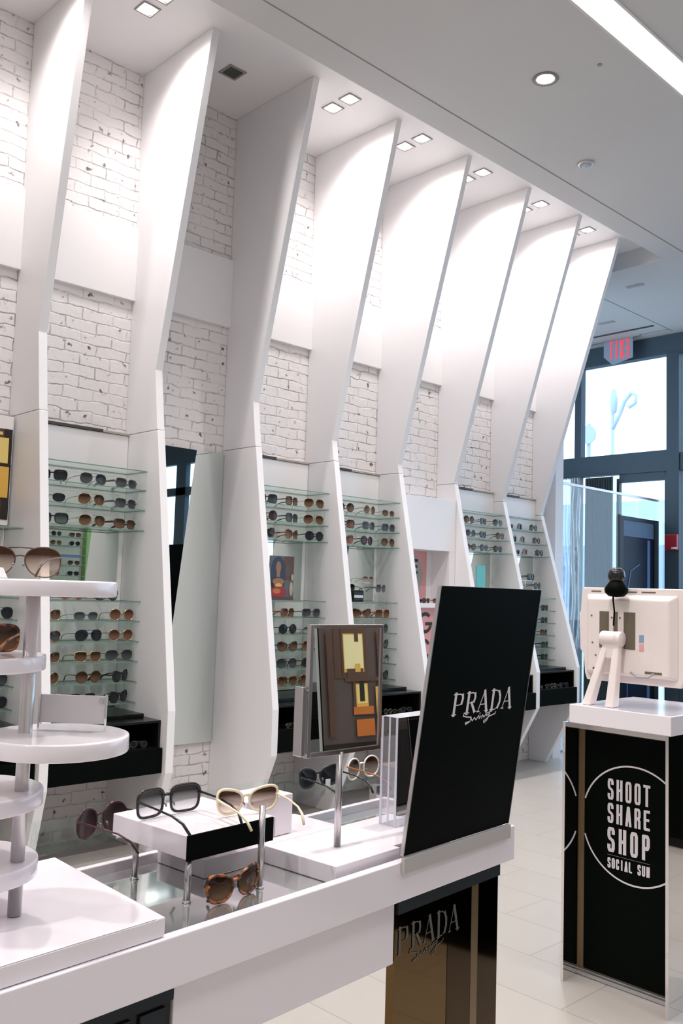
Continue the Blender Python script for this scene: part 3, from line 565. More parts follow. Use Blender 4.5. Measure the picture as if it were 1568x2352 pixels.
# glass partition and the framed door leaf beside the entrance
t = thing('glass_partition', 'clear glass partition with a thin top rail beside the shopfront', 'partition', (-.05, 0, 0))
MB().box(-.005, .005, 7.70, 8.955, .02, 2.64).build('glass_pane', 'ledge', t); MB().box(-.005, .005, 8.96, 9.87, 2.43, 2.64).build('glass_pane', 'ledge', t); MB().box(-.009, .009, 7.70, 9.87, 2.64, 2.665).build('top_rail', 'alu', t); MB().box(-.015, .015, 7.70, 8.955, 0, .02).build('floor_rail', 'alu', t)
t = thing('door_leaf', 'black-framed blue glass door leaf standing open beside the entrance', 'door', (-.07, 0, 0))
m = MB(); m.box(0, .04, 8.97, 9.05, .01, 2.415); m.box(0, .04, 9.74, 9.84, .01, 2.415); m.box(0, .04, 9.05, 9.74, 2.375, 2.415); m.box(0, .04, 9.05, 9.74, .01, .25); m.build('frame', 'frame2', t)
MB().box(.01, .03, 9.05, 9.74, 2.20, 2.375).build('header', mat('pale_blue_header', (.13, .20, .31), .5, spec=.2), t)
bl = mat('blue_tinted_glass', (.012, .022, .045), .35, spec=.12); MB().box(.015, .025, 9.05, 9.74, .25, 2.20).build('glass', bl, t)
lb = mat('light_blue_line', (.12, .22, .42), .4); m = MB(); m.box(.0252, .028, 9.60, 9.66, .25, 2.18); m.tube([(.027, 9.16, .25), (.027, 9.16, 1.6), (.027, 9.22, 1.82), (.027, 9.42, 1.9)], .008, 5); m.build('inner_frame', lb, t)
# curtain
m = MB(); n = 60; vs = []
for i in range(n+1):
    x = -.94+.37*i/n; y = 9.76+.022*math.sin(i*1.15)
    vs += [(x, y, .02), (x, y, 2.96)]
m.add(vs, [(2*i, 2*i+2, 2*i+3, 2*i+1) for i in range(n)], 0, True); o = m.build('curtain', 'curtain'); tag(o, 'grey pleated curtain hanging left of the entrance door', 'curtain')
s = o.modifiers.new('s', 'SOLIDIFY'); s.thickness = .004
# wavy clear plastic strip door at the far left of the shopfront
m = MB(); n = 40; vs = []
for j in range(25):
    z = .02+2.95*j/24
    for i in range(n+1):
        x = -1.46+.50*i/n; vs.append((x, 9.70+.018*math.sin(i*.9+1.3*math.sin(z*3.1))+.01*math.sin(z*9+i*.4), z))
m.add(vs, [(j*(n+1)+i, j*(n+1)+i+1, (j+1)*(n+1)+i+1, (j+1)*(n+1)+i) for j in range(24) for i in range(n)], 0, True)
tag(m.build('plastic_sheet', thin('clear_plastic', (.62, .76, .90), .72, .05)), 'rippled clear plastic sheet hanging beside the grey curtain', 'sheet')
# exit sign, seen from behind
def glyph(ch):
    G = {'S': [[(1, .82), (1, .90), (.85, 1), (.15, 1), (0, .90), (0, .66), (.15, .56), (.85, .46), (1, .36), (1, .10), (.85, 0), (.15, 0), (0, .10), (0, .20)]],
         'H': [[(0, 0), (0, 1)], [(1, 0), (1, 1)], [(0, .5), (1, .5)]], 'O': [[(.18, 0), (.82, 0), (1, .1), (1, .9), (.82, 1), (.18, 1), (0, .9), (0, .1), (.18, 0)]],
         'T': [[(-.1, 1), (1.1, 1)], [(.5, 0), (.5, 1)]], 'A': [[(0, 0), (.42, 1), (.58, 1), (1, 0)], [(.15, .3), (.85, .3)]],
         'R': [[(0, 0), (0, 1), (.8, 1), (1, .9), (1, .62), (.8, .5), (0, .5)], [(.6, .5), (1, .36), (1, 0)]],
         'E': [[(1, 1), (0, 1), (0, 0), (1, 0)], [(0, .52), (.85, .52)]], 'P': [[(0, 0), (0, 1), (.8, 1), (1, .9), (1, .56), (.8, .45), (0, .45)]],
         'C': [[(1, .72), (1, .9), (.82, 1), (.18, 1), (0, .9), (0, .1), (.18, 0), (.82, 0), (1, .1), (1, .28)]], 'I': [[(.5, 0), (.5, 1)]],
         'L': [[(0, 1), (0, 0), (1, 0)]], 'U': [[(0, 1), (0, .1), (.18, 0), (.82, 0), (1, .1), (1, 1)]], 'N': [[(0, 0), (0, 1), (1, 0), (1, 1)]], 'X': [[(0, 0), (1, 1)], [(0, 1), (1, 0)]]}
    return G[ch]
def strokes(m, polys, f, w_, th=.0006, mi=0):
    """flat painted strokes of width w_ with round joints; f maps a point of the plane (a,b) and lift c to space"""
    c = 0
    for pl in polys:
        ww = w_
        if isinstance(pl, tuple) and isinstance(pl[1], float): pl, ww = pl
        n = len(pl)
        for i, ((a, b_), (c_, d)) in enumerate(zip(pl, pl[1:])):
            dx, dy = c_-a, d-b_; L = math.hypot(dx, dy) or 1; dx, dy = dx/L*ww/2, dy/L*ww/2
            q0 = 1.0 if i == 0 else 0; q1 = 1.0 if i == n-2 else 0
            if pl[0] == pl[-1]: q0 = q1 = 0
            P = [(a-dx*q0-dy, b_-dy*q0+dx), (a-dx*q0+dy, b_-dy*q0-dx), (c_+dx*q1+dy, d+dy*q1-dx), (c_+dx*q1-dy, d+dy*q1+dx)]
            e = th+.000004*(c % 60); c += 1
            m.add([f(x, y, e) for x, y in P], [(0, 1, 2, 3)], mi)
            if i or pl[0] == pl[-1]:
                e = th+.000004*(c % 60); c += 1
                m.add([f(a+ww/2*math.cos(PI*k/6), b_+ww/2*math.sin(PI*k/6), e) for k in range(12)], [tuple(range(12))], mi)
def word(m, s_, a0, a1, b0, b1, f, w_, gap=.35):
    n = len(s_); cell = (a1-a0)/(n-gap*0) ; lw = cell*(1-gap)
    st = (a1-a0-lw)/(max(n-1, 1))
    for i, ch in enumerate(s_):
        if ch == ' ': continue
        x0 = a0+st*i
        strokes(m, [[(x0+w_/2+p*(lw-w_), b0+w_/2+q*(b1-b0-w_)) for p, q in pl] for pl in glyph(ch)], f, w_)
t = thing('exit_sign', 'red EXIT sign seen reversed, hanging at the shopfront ceiling', 'sign', (0, 9.68, 0))
m = MB(); m.add([(-.655, 0, 4.40), (-.535, 0, 4.29), (-.275, 0, 4.345), (-.275, 0, 4.585), (-.655, 0, 4.585)], [(0, 1, 2, 3, 4)])
m.add([(-.655, .008, 4.40), (-.535, .008, 4.29), (-.275, .008, 4.345), (-.275, .008, 4.585), (-.655, .008, 4.585)], [(0, 1, 2, 3, 4)]); m.build('glass_plate', mat('exit_plate', (.34, .40, .50), .4), t)
m = MB(); word(m, 'EXIT', 0, .25, 0, .215, lambda a, b_, c_: (-.325-a, -.003-c_, 4.362+b_), .016, .25); m.build('letters', 'redlit', t)
MB().box(-.84, -.18, -.015, .02, 4.585, 4.60).build('mount', 'alu', t)
t = thing('fire_alarm', 'red fire alarm sounder on the dark shopfront mullion', 'alarm', (.125, YF-.02, 2.17))
MB().box(-.075, .075, -.05, 0, -.09, .09).build('housing', 'red', t, bevel=.012); MB().cyl((0, 0, 0), .03, .02, 16).build('strobe', 'paper', t, loc=(.045, -.06, -.08))
# outside
struct(MB().box(-30, 40, YF+.12, 60, -.2, -.08).build('pavement', 'pave'))
bl_ = thing('building', 'pale blue building across the street beyond the door', 'building', (-13, 34, -.08))
MB().box(-9, 14, 0, 6, 0, 5.6).build('wall', 'facade', bl_)
for i in range(6): MB().box(-8+3.6*i, -6.2+3.6*i, -.05, 0, 1.2, 3.8).build('window', 'fglass', bl_)
t = thing('street_lamp', 'pale street lamp post standing outside beyond the high window', 'street lamp', (-3.0, 14, -.08))
MB().tube([(0, 0, 0), (0, 0, 5.0)], [.05, .025], 10).build('post', 'facade', t); MB().lathe((.02, 0, 4.75), [(0, 0), (.05, .04), (.07, .25), (.04, .42), (0, .45)]).build('lantern', 'facade', t)
MB().tube([(0, 0, 4.5), (.14, 0, 4.75), (.22, 0, 4.95), (.34, 0, 5.08), (.44, 0, 5.02), (.42, 0, 4.90), (.30, 0, 4.84)], .035, 8).build('arm', 'facade', t)
t = thing('street_sign', 'round pale sign seen through the high window left of the lamp post', 'sign', (-2.25, 12, -.08))
MB().cyl((0, 0, 0), .03, 4.2, 10).build('pole', 'facade', t); m = MB(); m.prism([(.14*math.cos(2*PI*i/24), .14*math.sin(2*PI*i/24)) for i in range(24)], lambda a, b_: (a, -.03, 4.03+b_), lambda a, b_: (a, -.05, 4.03+b_)); m.build('disc', 'facade', t)

# ---------------------------------------------------------------- camera kiosk with the round print
t = thing('kiosk_plinth', 'white-topped plinth with a black SHOOT SHARE SHOP graphic panel', 'plinth', (0, 0, 0))
KX0, KX1, KY0, KY1 = 2.965, 3.386, 3.245, 3.76
MB().box(KX0-.004, KX1+.004, KY0, KY1, 1.005, 1.078).build('top', 'gloss', t, bevel=.003)
MB().box(2.932, 2.944, KY0+.002, KY1-.04, 0, 1.004).build('side_panel', 'pmirror', t); MB().box(3.368, 3.380, KY0+.002, KY1-.04, 0, 1.004).build('side_panel', 'pmirror', t)
MB().box(2.944, 3.368, 3.372, 3.384, .02, 1.004).build('back_panel', 'brown', t)
MB().box(2.962, 3.366, 3.365, 3.3715, .03, .965).build('graphic_panel', 'matblack', t)
MB().box(2.944, 3.368, 3.350, 3.3645, .004, .018).build('rail', 'alu', t); MB().box(2.944, 3.368, 3.355, 3.371, .97, 1.004).build('rail', 'alu', t)
fk = lambda a, b_, c_: (a, 3.3649-c_, b_)
m = MB()
word(m, 'SHOOT', 3.066, 3.246, .708, .790, fk, .0105, .28); word(m, 'SHARE', 3.066, 3.246, .618, .695, fk, .0105, .28)
word(m, 'SHOP', 3.066, 3.246, .506, .602, fk, .0135, .28); word(m, 'SOCIAL SUN', 3.067, 3.246, .444, .484, fk, .0062, .22)
m.build('lettering', 'ink', t)
m = MB(); strokes(m, [[(3.067, .4945), (3.246, .4945)]], fk, .0012); m.build('rule', 'seam', t)
m = MB(); cxr, czr, R_ = 3.180, .624, .2255; n = 240
pts = [(cxr+R_*math.cos(2*PI*i/n), czr+R_*math.sin(2*PI*i/n)) for i in range(n+1)]
for side in (1, -1):
    arc = [p for p in pts[:-1] if 2.964 < p[0] < 3.364 and (p[1]-czr)*side > 0]
    arc.sort(key=lambda p: p[0]); vs = []
    for x, z in arc:
        k = .0033/R_
        vs += [fk(cxr+(x-cxr)*(1+k), czr+(z-czr)*(1+k), .0006), fk(cxr+(x-cxr)*(1-k), czr+(z-czr)*(1-k), .0006)]
    m.add(vs, [(2*i, 2*i+1, 2*i+3, 2*i+2) for i in range(len(arc)-1)])
m.build('ring', 'ink', t)
# monitor seen from behind
t = thing('monitor', 'cream all-in-one monitor seen from behind on the white plinth', 'monitor', (0, 3.40, 0))
prof = [(2.927, 1.549), (2.921, 1.53), (2.915, 1.448), (2.909, 1.443), (2.915, 1.345), (2.921, 1.338), (2.935, 1.325), (2.940, 1.30), (2.946, 1.20), (2.956, 1.168), (3.355, 1.168), (3.368, 1.19), (3.378, 1.30), (3.388, 1.345), (3.388, 1.443), (3.375, 1.53), (3.368, 1.549)]
prof = [(2.927, 1.549), (2.918, 1.535), (2.914, 1.448), (2.907, 1.443), (2.913, 1.29), (2.928, 1.275), (2.936, 1.195), (2.946, 1.168), (3.352, 1.168), (3.366, 1.195), (3.376, 1.275), (3.390, 1.29), (3.394, 1.443), (3.386, 1.448), (3.380, 1.535), (3.370, 1.549)]
MB().prism(prof, lambda a, b_: (a, 0, b_), lambda a, b_: (a, .045, b_)).build('back_shell', 'cream_pl', t, bevel=.004)
m = MB(); m.hexa([(2.945, 0, 1.195), (3.345, 0, 1.195), (3.345, 0, 1.525), (2.945, 0, 1.525), (2.965, -.028, 1.205), (3.318, -.028, 1.205), (3.318, -.028, 1.503), (2.965, -.028, 1.503)]); m.build('back_bulge', 'cream_pl', t, bevel=.006)
for a, b_ in ((3.020, 3.062), (3.083, 3.101), (3.128, 3.178)): MB().box(a, b_, -.0295, -.027, 1.305, 1.452).build('grille', 'grille', t)
for a, b_ in ((2.965, 3.01), (3.10, 3.17), (3.19, 3.25)): MB().box(a, b_, -.001, .002, 1.531, 1.536).build('vent_slot', 'grille', t)
for a, b_ in ((2.99, 3.03), (3.22, 3.29)): MB().box(a, b_, -.0295, -.027, 1.215, 1.224).build('vent_slot', 'grille', t)
for a, b_ in ((2.98, 1.43), (2.985, 1.32), (3.072, 1.425), (3.108, 1.425), (3.0, 1.27)): MB().box(a, a+.006, -.030, -.026, b_, b_+.006).build('screw', 'grille', t)
m = MB(); m.box(3.195, 3.215, -.0290, -.027, 1.335, 1.365, 0); m.box(3.195, 3.215, -.0290, -.027, 1.300, 1.330, 1); m.build('sticker', ['fglass', 'pink'], t)
m = MB(); m.tube([(3.050, -.058, 1.345), (3.140, -.058, 1.345)], .030, 24); m.build('hinge', 'cream_pl', t, bevel=.004)
for s, xa, xb in ((-1, 3.075, 3.015), (1, 3.120, 3.118)):
    m = MB(); w1_, w2_ = .014, .019
    m.hexa([(xb-w2_, -.125, 1.078), (xb+w2_, -.125, 1.078), (xb+w2_, -.075, 1.078), (xb-w2_, -.075, 1.078), (xa-w1_, -.075, 1.325), (xa+w1_, -.075, 1.325), (xa+w1_, -.045, 1.335), (xa-w1_, -.045, 1.335)])
    m.build('stand_leg', 'cream_pl', t, bevel=.007)
MB().box(3.061, 3.134, -.078, -.050, 1.265, 1.33).build('stand_bridge', 'cream_pl', t, bevel=.006)
MB().tube([(3.16, -.03, 1.215), (3.20, -.05, 1.200), (3.245, -.05, 1.203), (3.26, -.035, 1.218)], .004, 8).build('cable', 'grey', t)
t = thing('webcam', 'round black webcam clipped to the top edge of the cream monitor', 'webcam', (3.115, 3.336, 1.556))
m = MB(); m.lathe((0, 0, -.045), [(0, 0), (.030, .003), (.045, .018), (.047, .034), (.036, .050), (.028, .062)]); m.build('base', 'matblack', t)
m = MB(); m.lathe((0, 0, .012), [(.016, 0), (.030, .010), (.035, .028), (.030, .048), (.016, .060), (0, .063)]); m.build('ball', mat('webcam_gloss', (.012, .012, .013), .12), t)
m = MB(); m.lathe((0, 0, .060), [(.021, -.001), (.022, .006), (.012, .012), (.010, .008)]); m.build('ring', 'chrome', t)
MB().tube([(0, -.025, -.035), (.006, -.035, -.06), (.012, -.036, -.10), (.010, -.038, -.158)], .0035, 8).build('cable', 'matblack', t)

# ---------------------------------------------------------------- the display counter in front
TH = math.radians(4.77)
CO = (3.64, 1.88, 0)
def cthing(name, label, cat, u=0, v=0, z=0, rz=0.0, group=None):
    x = CO[0]+u*math.cos(TH)-v*math.sin(TH); y = CO[1]+u*math.sin(TH)+v*math.cos(TH)
    return thing(name, label, cat, (x, y, z), TH+rz, group)
# in every builder below local x = across the counter (towards the aisle), local y = along it
V0 = -2.35
t = cthing('display_counter', 'long white lacquered display counter with bronze mirror legs', 'counter')
m = MB(); Z1, Z0 = .950, .870
m.box(.010, .030, V0, 0, Z0, Z1); m.box(-.375, -.360, V0, 0, Z0, Z1); m.box(-.360, .010, -.020, 0, Z0, Z1); m.box(-.360, .010, V0, V0+.02, Z0, Z1); m.box(-.360, .010, V0+.02, -.020, Z0, Z0+.05)
m.build('top', 'gloss', t, bevel=.002)
MB().box(-.359, .009, V0+.021, -.021, Z0+.052, .930).build('tray', 'tray', t)
MB().box(-.34, -.010, -.995, -.415, .728, .866).build('apron_drawer', 'gloss', t, bevel=.002)
MB().box(-.345, -.006, -.992, -.418, .8665, .8695).build('shadow_gap', 'seam', t)
for a, b_, nm in ((-.410, -.004, 0), (-1.75, -1.0, 1)):
    MB().box(-.032 if nm == 0 else -.36, -.012, a, b_, 0, .868).build('leg_panel', 'bronze' if nm == 0 else 'black', t)
MB().box(-.012, -.005, -.408, -.006, .826, .869).build('leg_header', 'frame2', t); MB().box(-.012, -.004, -1.75, -1.0, .835, .869).build('leg_header', 'frame2', t)
m = MB(); m.box(-.0119, -.0112, -.215, -.121, 0, .826); m.box(-.0119, -.0112, -.091, -.006, 0, .826); m.build('dark_pane', 'bronzedk', t)
m = MB(); m.box(-.0119, -.0106, -.120, -.092, 0, .826); m.build('pane_strip', 'brown', t)
m = MB(); m.box(-.0118, -.007, -1.72, -1.08, 0, .826); m.box(-.0118, -.007, -1.062, -1.012, 0, .826); m.build('dark_pane', 'frame2', t)
# serif lettering
SER = {'P': [([(.22, 0), (.22, 1)], .20), ([(.05, 0), (.42, 0)], .05), ([(.05, 1), (.6, 1), (.78, .93)], .06), ([(.82, .93), (.86, .74), (.80, .55)], .17), ([(.78, .50), (.6, .46), (.25, .46)], .05)],
       'R': [([(.22, 0), (.22, 1)], .20), ([(.05, 0), (.42, 0)], .05), ([(.05, 1), (.6, 1), (.74, .93)], .06), ([(.78, .93), (.82, .76), (.76, .57)], .16), ([(.74, .54), (.6, .50), (.25, .50)], .05), ([(.55, .48), (.88, .05)], .17), ([(.88, .02), (1, .04)], .06)],
       'A': [([(.05, 0), (.48, 1)], .06), ([(.52, 1), (.86, 0)], .20), ([(.22, .35), (.7, .35)], .05), ([(-.04, 0), (.2, 0)], .05), ([(.68, 0), (1.02, 0)], .05)],
       'D': [([(.2, 0), (.2, 1)], .20), ([(.03, 0), (.5, 0), (.72, .1)], .05), ([(.03, 1), (.5, 1), (.72, .9)], .06), ([(.76, .1), (.9, .35), (.9, .65), (.76, .9)], .17)]}
def logo(m, f, a0, a1, b0, h):
    st = (a1-a0)/5.0; lw = st*.86
    for i, ch in enumerate('PRADA'):
        strokes(m, [([(a0+st*i+p*lw, b0+q*h) for p, q in pl], ww*lw) for pl, ww in SER[ch]], f, .002)
    a = a0+(a1-a0)*.20; w_ = (a1-a0)*.42; s = .0026*(a1-a0)/.25
    scr = [[(.10, -.06), (0, .02), (-.02, -.14), (.12, -.22), (.25, -.26), (.22, -.48), (.10, -.60), (.08, -.52), (.18, -.48)], [(.24, -.30), (.30, -.46), (.36, -.30), (.42, -.44), (.48, -.24)], [(.50, -.24), (.52, -.40), (.57, -.26)], [(.52, -.12), (.53, -.10)],
           [(.60, -.40), (.62, -.22), (.68, -.36), (.72, -.2)], [(.86, -.10), (.74, -.16), (.76, -.30), (.86, -.18), (.80, -.52), (.70, -.66), (.68, -.56), (.86, -.34), (1.04, -.24), (1.06, -.16)]]
    strokes(m, [[(a+p*w_*1.15, b0+q*h*.95) for p, q in pl] for pl in scr], f, s)
m = MB(); logo(m, lambda a, b_, c_: (-.0110+c_*.5, a, b_), -.402, -.165, .742, .052); m.build('painted_reflection', 'signrefl', t)  # mirror image of the sign, painted on the bronze as pale strokes
# low trays and blocks on the counter
t = cthing('counter_riser', 'broad low white riser at the near end of the counter', 'riser', 0, 0, .951)
m = MB(); m.hexa([(-.372, -1.78, 0), (.022, -1.78, 0), (.022, -1.045, 0), (-.372, -1.000, 0), (-.372, -1.78, .030), (.022, -1.78, .030), (.022, -1.045, .030), (-.372, -1.000, .030)]); m.build('block', 'gloss', t, bevel=.002)
m = MB(); m.hexa([(-.350, -1.76, .030), (.0215, -1.76, .030), (.0215, -1.062, .030), (-.350, -1.018, .030), (-.350, -1.76, .0305), (.0215, -1.76, .0305), (.0215, -1.062, .0305), (-.350, -1.018, .0305)]); m.build('inlay', 'gloss', t)
tag(MB().box(-.355, -.205, -.772, -.370, .9305, .966).build('white_block', 'gloss', bevel=.0015, loc=CO, rz=TH), 'long white block in the mirror tray below the sunglasses shelf', 'block', 'white display blocks')
tag(MB().box(-.2035, -.004, -.612, -.410, .9305, .966).build('white_block', 'gloss', bevel=.0015, loc=CO, rz=TH), 'white block in the tray carrying the table mirror', 'block', 'white display blocks')
tag(MB().box(-.2035, -.022, -.4085, -.195, .9305, .966).build('white_block', 'gloss', bevel=.0015, loc=CO, rz=TH), 'white block under the clear acrylic holder, behind the tall black sign', 'block', 'white display blocks')
tag(MB().box(-.330, -.235, -.640, -.500, .967, 1.052).build('white_block', 'gloss', bevel=.002, loc=CO, rz=TH), 'small raised white block behind the cream sunglasses', 'block', 'white display blocks')
# raised shelf with the black strip
t = cthing('raised_shelf', 'raised white shelf on steel posts with a black strip along its front', 'shelf')
MB().box(-.345, -.118, -.893, -.668, 1.008, 1.050).build('slab', 'gloss', t, bevel=.0015)
MB().box(-.118, -.114, -.893, -.678, 1.006, 1.051).build('front_strip', 'matblack', t)
for a, b_, zt in ((-.300, -.868, 1.008), (-.126, -.880, 1.008), (-.095, -.728, 1.085)):
    p = MB(); p.cyl((a, b_, .9305), .0062, zt-.9305, 16); o = p.build('post', 'steel', t); MB().cyl((a, b_, .9305), .0085, .004, 16).build('foot', 'chrome', o)
# glasses on and behind the counter
def cg(st, fr, ln, u, v, z, ang, label, sc=1.0, tilt=0.0, fold=False):
    x = CO[0]+u*math.cos(TH)-v*math.sin(TH); y = CO[1]+u*math.sin(TH)+v*math.cos(TH)
    return glasses(st, fr, ln, (x, y, z), TH+math.radians(ang), label, None, sc, True, tilt, fold)
cg('square', 'black', 'clearg', -.262, -.828, 1.051, 178, 'dark grey gradient square sunglasses lying open on the raised white shelf', 1.10)
cg('cateye', 'cream', 'gradb', -.168, -.704, 1.0525, 164, 'cream cat-eye sunglasses with brown gradient lenses at the right end of the raised shelf', .95, 0)
g = cg('round', 'burg', 'plum', -.408, -.880, .9915, 192, 'burgundy round sunglasses with a white tag, behind the raised shelf', 1.10)
MB().box(-.006, -.004, -.052, -.040, -.012, .022).build('tag', 'paper', g)
g = cg('cateye', 'black', 'black', -.437, -.200, .9905, 176, 'black cat-eye sunglasses behind the foot of the table mirror', 1.0)
MB().box(-.006, -.004, -.040, -.024, -.002, .018).build('tag', 'paper', g)
cg('round', 'white', 'gradb', -.432, -.030, .9905, 180, 'white round sunglasses with orange temples beside the clear acrylic holder', 1.05)
cg('cateye', 'tort', 'brown', -.078, -.806, .9308, 4, 'folded tortoise cat-eye sunglasses in the mirror tray under the raised shelf', .95, 0, True)
t = cthing('glass_ledge', 'clear glass ledge along the back of the white counter', 'shelf')
m = MB(); m.box(-.60, -.378, -1.25, .06, .985, .989); m.build('glass', 'ledge', t)
for v in (-1.1, -.45, -.02): MB().box(-.40, -.3755, v-.012, v+.012, .88, .981).build('bracket', 'steel', t)
# swivel table mirror
t = cthing('table_mirror', 'rectangular steel-framed table mirror on a slim pole', 'mirror', -.097, -.505, .967, -math.radians(6))
MB().cyl((0, 0, 0), .0075, .195, 20).build('pole', 'steel', t)
m = MB(); Y0, Y1, zb, zt = -.098, .116, .190, .462
m.box(-.006, .006, Y0, Y0+.010, zb, zt); m.box(-.006, .006, Y1-.008, Y1, zb, zt); m.box(-.006, .006, Y0+.010, Y1-.008, zb, zb+.010); m.box(-.006, .006, Y0+.010, Y1-.008, zt-.008, zt)
m.build('frame', 'steel', t, bevel=.001)
MB().box(-.004, .003, Y0+.010, Y1-.008, zb+.010, zt-.008).build('mirror_glass', 'mirror', t)
m = MB(); m.box(-.016, .010, Y0-.020, Y0-.008, zb+.005, zb+.145); m.tube([(0, Y0-.012, zb+.135), (0, Y0+.002, zb+.135)], .004, 10); m.build('bracket', 'steel', t, bevel=.002)
# clear acrylic frame with black insert
t = cthing('acrylic_sign_holder', 'thick clear acrylic holder with a black insert, behind the tall black sign', 'sign holder', -.132, -.292, .967)
m = MB(); m.box(-.025, .025, 0, .155, 0, .246); m.m = [1, 1, 0, 1, 0, 1]; m.m = [0, 1, 0, 0, 0, 0]; m.build('block', ['acryl', 'acedge'], t, bevel=.001)
MB().box(.006, .016, .022, .15, .020, .236).build('insert', 'matblack', t)
m = MB(); m.box(-.0245, -.018, -.0004, .0004, 0, .246); m.box(-.002, .003, -.0004, .0004, 0, .246); m.box(.018, .0245, -.0004, .0004, 0, .246); m.build('edge_lines', 'acedge', t)
# the tall black sign on the counter's front edge
t = cthing('counter_sign', 'tall black sign with white lettering leaning at the far end of the counter', 'sign', .030, 0, 0)
dz, dx = .555, .080; Ls = math.hypot(dz, dx); sx, sz = dx/Ls, dz/Ls
Va, Vb = -.447, -.038
fs_ = lambda a, b_, c_: (.004+b_*sx+c_*sz, a, .962+b_*sz-c_*sx)
m = MB(); m.hexa([fs_(Va, 0, -.006), fs_(Va, 0, 0), fs_(Vb, 0, 0), fs_(Vb, 0, -.006), fs_(Va, Ls, -.006), fs_(Va, Ls, 0), fs_(Vb, Ls, 0), fs_(Vb, Ls, -.006)]); m.build('board', 'matblack', t)
for q0, q1 in ((Va-.0028, Va-.0002), (Vb+.0002, Vb+.002)):
    MB().hexa([fs_(q0, 0, -.007), fs_(q0, 0, .001), fs_(q1, 0, .001), fs_(q1, 0, -.007), fs_(q0, Ls, -.007), fs_(q0, Ls, .001), fs_(q1, Ls, .001), fs_(q1, Ls, -.007)]).build('edge', 'alu', t)
m = MB(); m.box(.001, .010, Va-.003, Vb+.004, .928, .960); m.build('base_strip', 'strip', t, bevel=.001)
m = MB(); ms = []
for i, (a, b_, c_, d, mt) in enumerate([(0, 0, 1, 1, 'p_plum'), (0, .84, 1, 1, 'p_black'), (0, 0, 1, .33, 'p_black'), (.10, .60, .15, .82, 'p_brown'), (.155, .60, .345, .81, 'p_brown'), (.17, .625, .32, .79, 'p_gold'), (.175, .64, .315, .785, 'p_cream'), (.255, .755, .285, .79, 'p_brown'), (.19, .60, .31, .64, 'p_brown'),
        (.25, .625, .29, .66, 'p_gold'), (.225, .455, .355, .585, 'p_brown'), (.245, .475, .335, .575, 'p_gold'), (.25, .49, .33, .57, 'p_yellow'), (.272, .50, .308, .60, 'p_black'), (.22, .445, .37, .478, 'p_orange'), (.17, .585, .42, .60, 'p_brown'), (.42, .56, .47, .80, 'p_brown'),
        (.235, .355, .37, .425, 'p_orange'), (.39, .36, .415, .56, 'p_gold'), (.04, .36, .08, .80, 'p_brown'), (.43, .36, .47, .45, 'p_orange'), (.60, .5, .95, .80, 'p_orange')]):
    if mt not in ms: ms.append(mt)
    e = -.0063-.0003*i; A = lambda q: Va+.004+q*(Vb-Va-.008); B = lambda q: .004+q*(Ls-.008)
    m.add([fs_(A(a), B(b_), e), fs_(A(c_), B(b_), e), fs_(A(c_), B(d), e), fs_(A(a), B(d), e)], [(0, 1, 2, 3)], ms.index(mt))
m.build('back_print', ms, t)
m = MB(); logo(m, fs_, Va+.100, Va+.352, .285, .044); m.build('lettering', 'ink', t)

# tiered stand on the near riser
Rv = (rt.x, rt.y); n_ = math.hypot(*Rv); Rv = (Rv[0]/n_, Rv[1]/n_)
px_, py_ = 3.602, .660
t = thing('tiered_stand', 'white tiered stand of round trays on a grey pole at the left edge', 'stand', (px_, py_, .9835))
MB().cyl((0, 0, 0), .0108, .507, 28).build('pole', 'alu', t)
def tier(off, r, ztop, th=.026, fo=0.0):
    o = MB().cyl((Rv[0]*off-Rv[1]*fo, Rv[1]*off+Rv[0]*fo, ztop-.9835-th), r, th, 72).build('tray', 'gloss', t, bevel=.003); return o
tier(.015, .115, 1.503, .025); tier(-.094, .115, 1.382, .024); tier(.050, .112, 1.262, .027); tier(-.086, .115, 1.172, .026); tier(-.088, .115, 1.064, .026)
a_ = math.atan2(Rv[1], Rv[0])
t = thing('acrylic_card', 'frosted acrylic card holder standing on the widest tray of the stand', 'card holder', (px_+Rv[0]*.062, py_+Rv[1]*.062, 1.263), a_)
MB().box(-.052, .056, .035, .039, .010, .055).build('plate', 'frost', t, bevel=.0008)
m = MB(); m.box(.0535, .0565, .033, .0345, 0, .058); m.box(-.0545, -.0515, .033, .0345, 0, .058); m.build('clip', 'chrome', t)
m = MB(); m.cyl((0, 0, 0), .003, .003, 12); o = m.build('screw', 'chrome', t, loc=(.047, .035, .046)); o.rotation_euler = (PI/2, 0, 0)
glasses('aviator', 'brown', 'gradb', (px_+Rv[0]*-.041-Rv[1]*.045, py_+Rv[1]*-.041+Rv[0]*.045, 1.504), a_+math.radians(96), 'large brown aviator sunglasses on the top tray of the tiered stand', None, .95, True)
glasses('square', 'tort', 'brown', (px_+Rv[0]*-.092-Rv[1]*.03, py_+Rv[1]*-.092+Rv[0]*.03, 1.383), a_+math.radians(100), 'tortoise sunglasses on the second tray of the tiered stand, half cut by the photo edge', None, .9, True)
t = thing('price_card', 'small white card on the top tray of the tiered stand, cut by the photo edge', 'card', (px_-Rv[0]*.045+Rv[1]*.03, py_-Rv[1]*.045-Rv[0]*.03, 1.504), a_)
m = MB(); m.prism([(-.02, 0), (.012, 0), (.004, .016), (-.02, .018)], lambda a, b_: (a, 0, b_), lambda a, b_: (a, .002, b_)); m.build('card', 'paper', t)

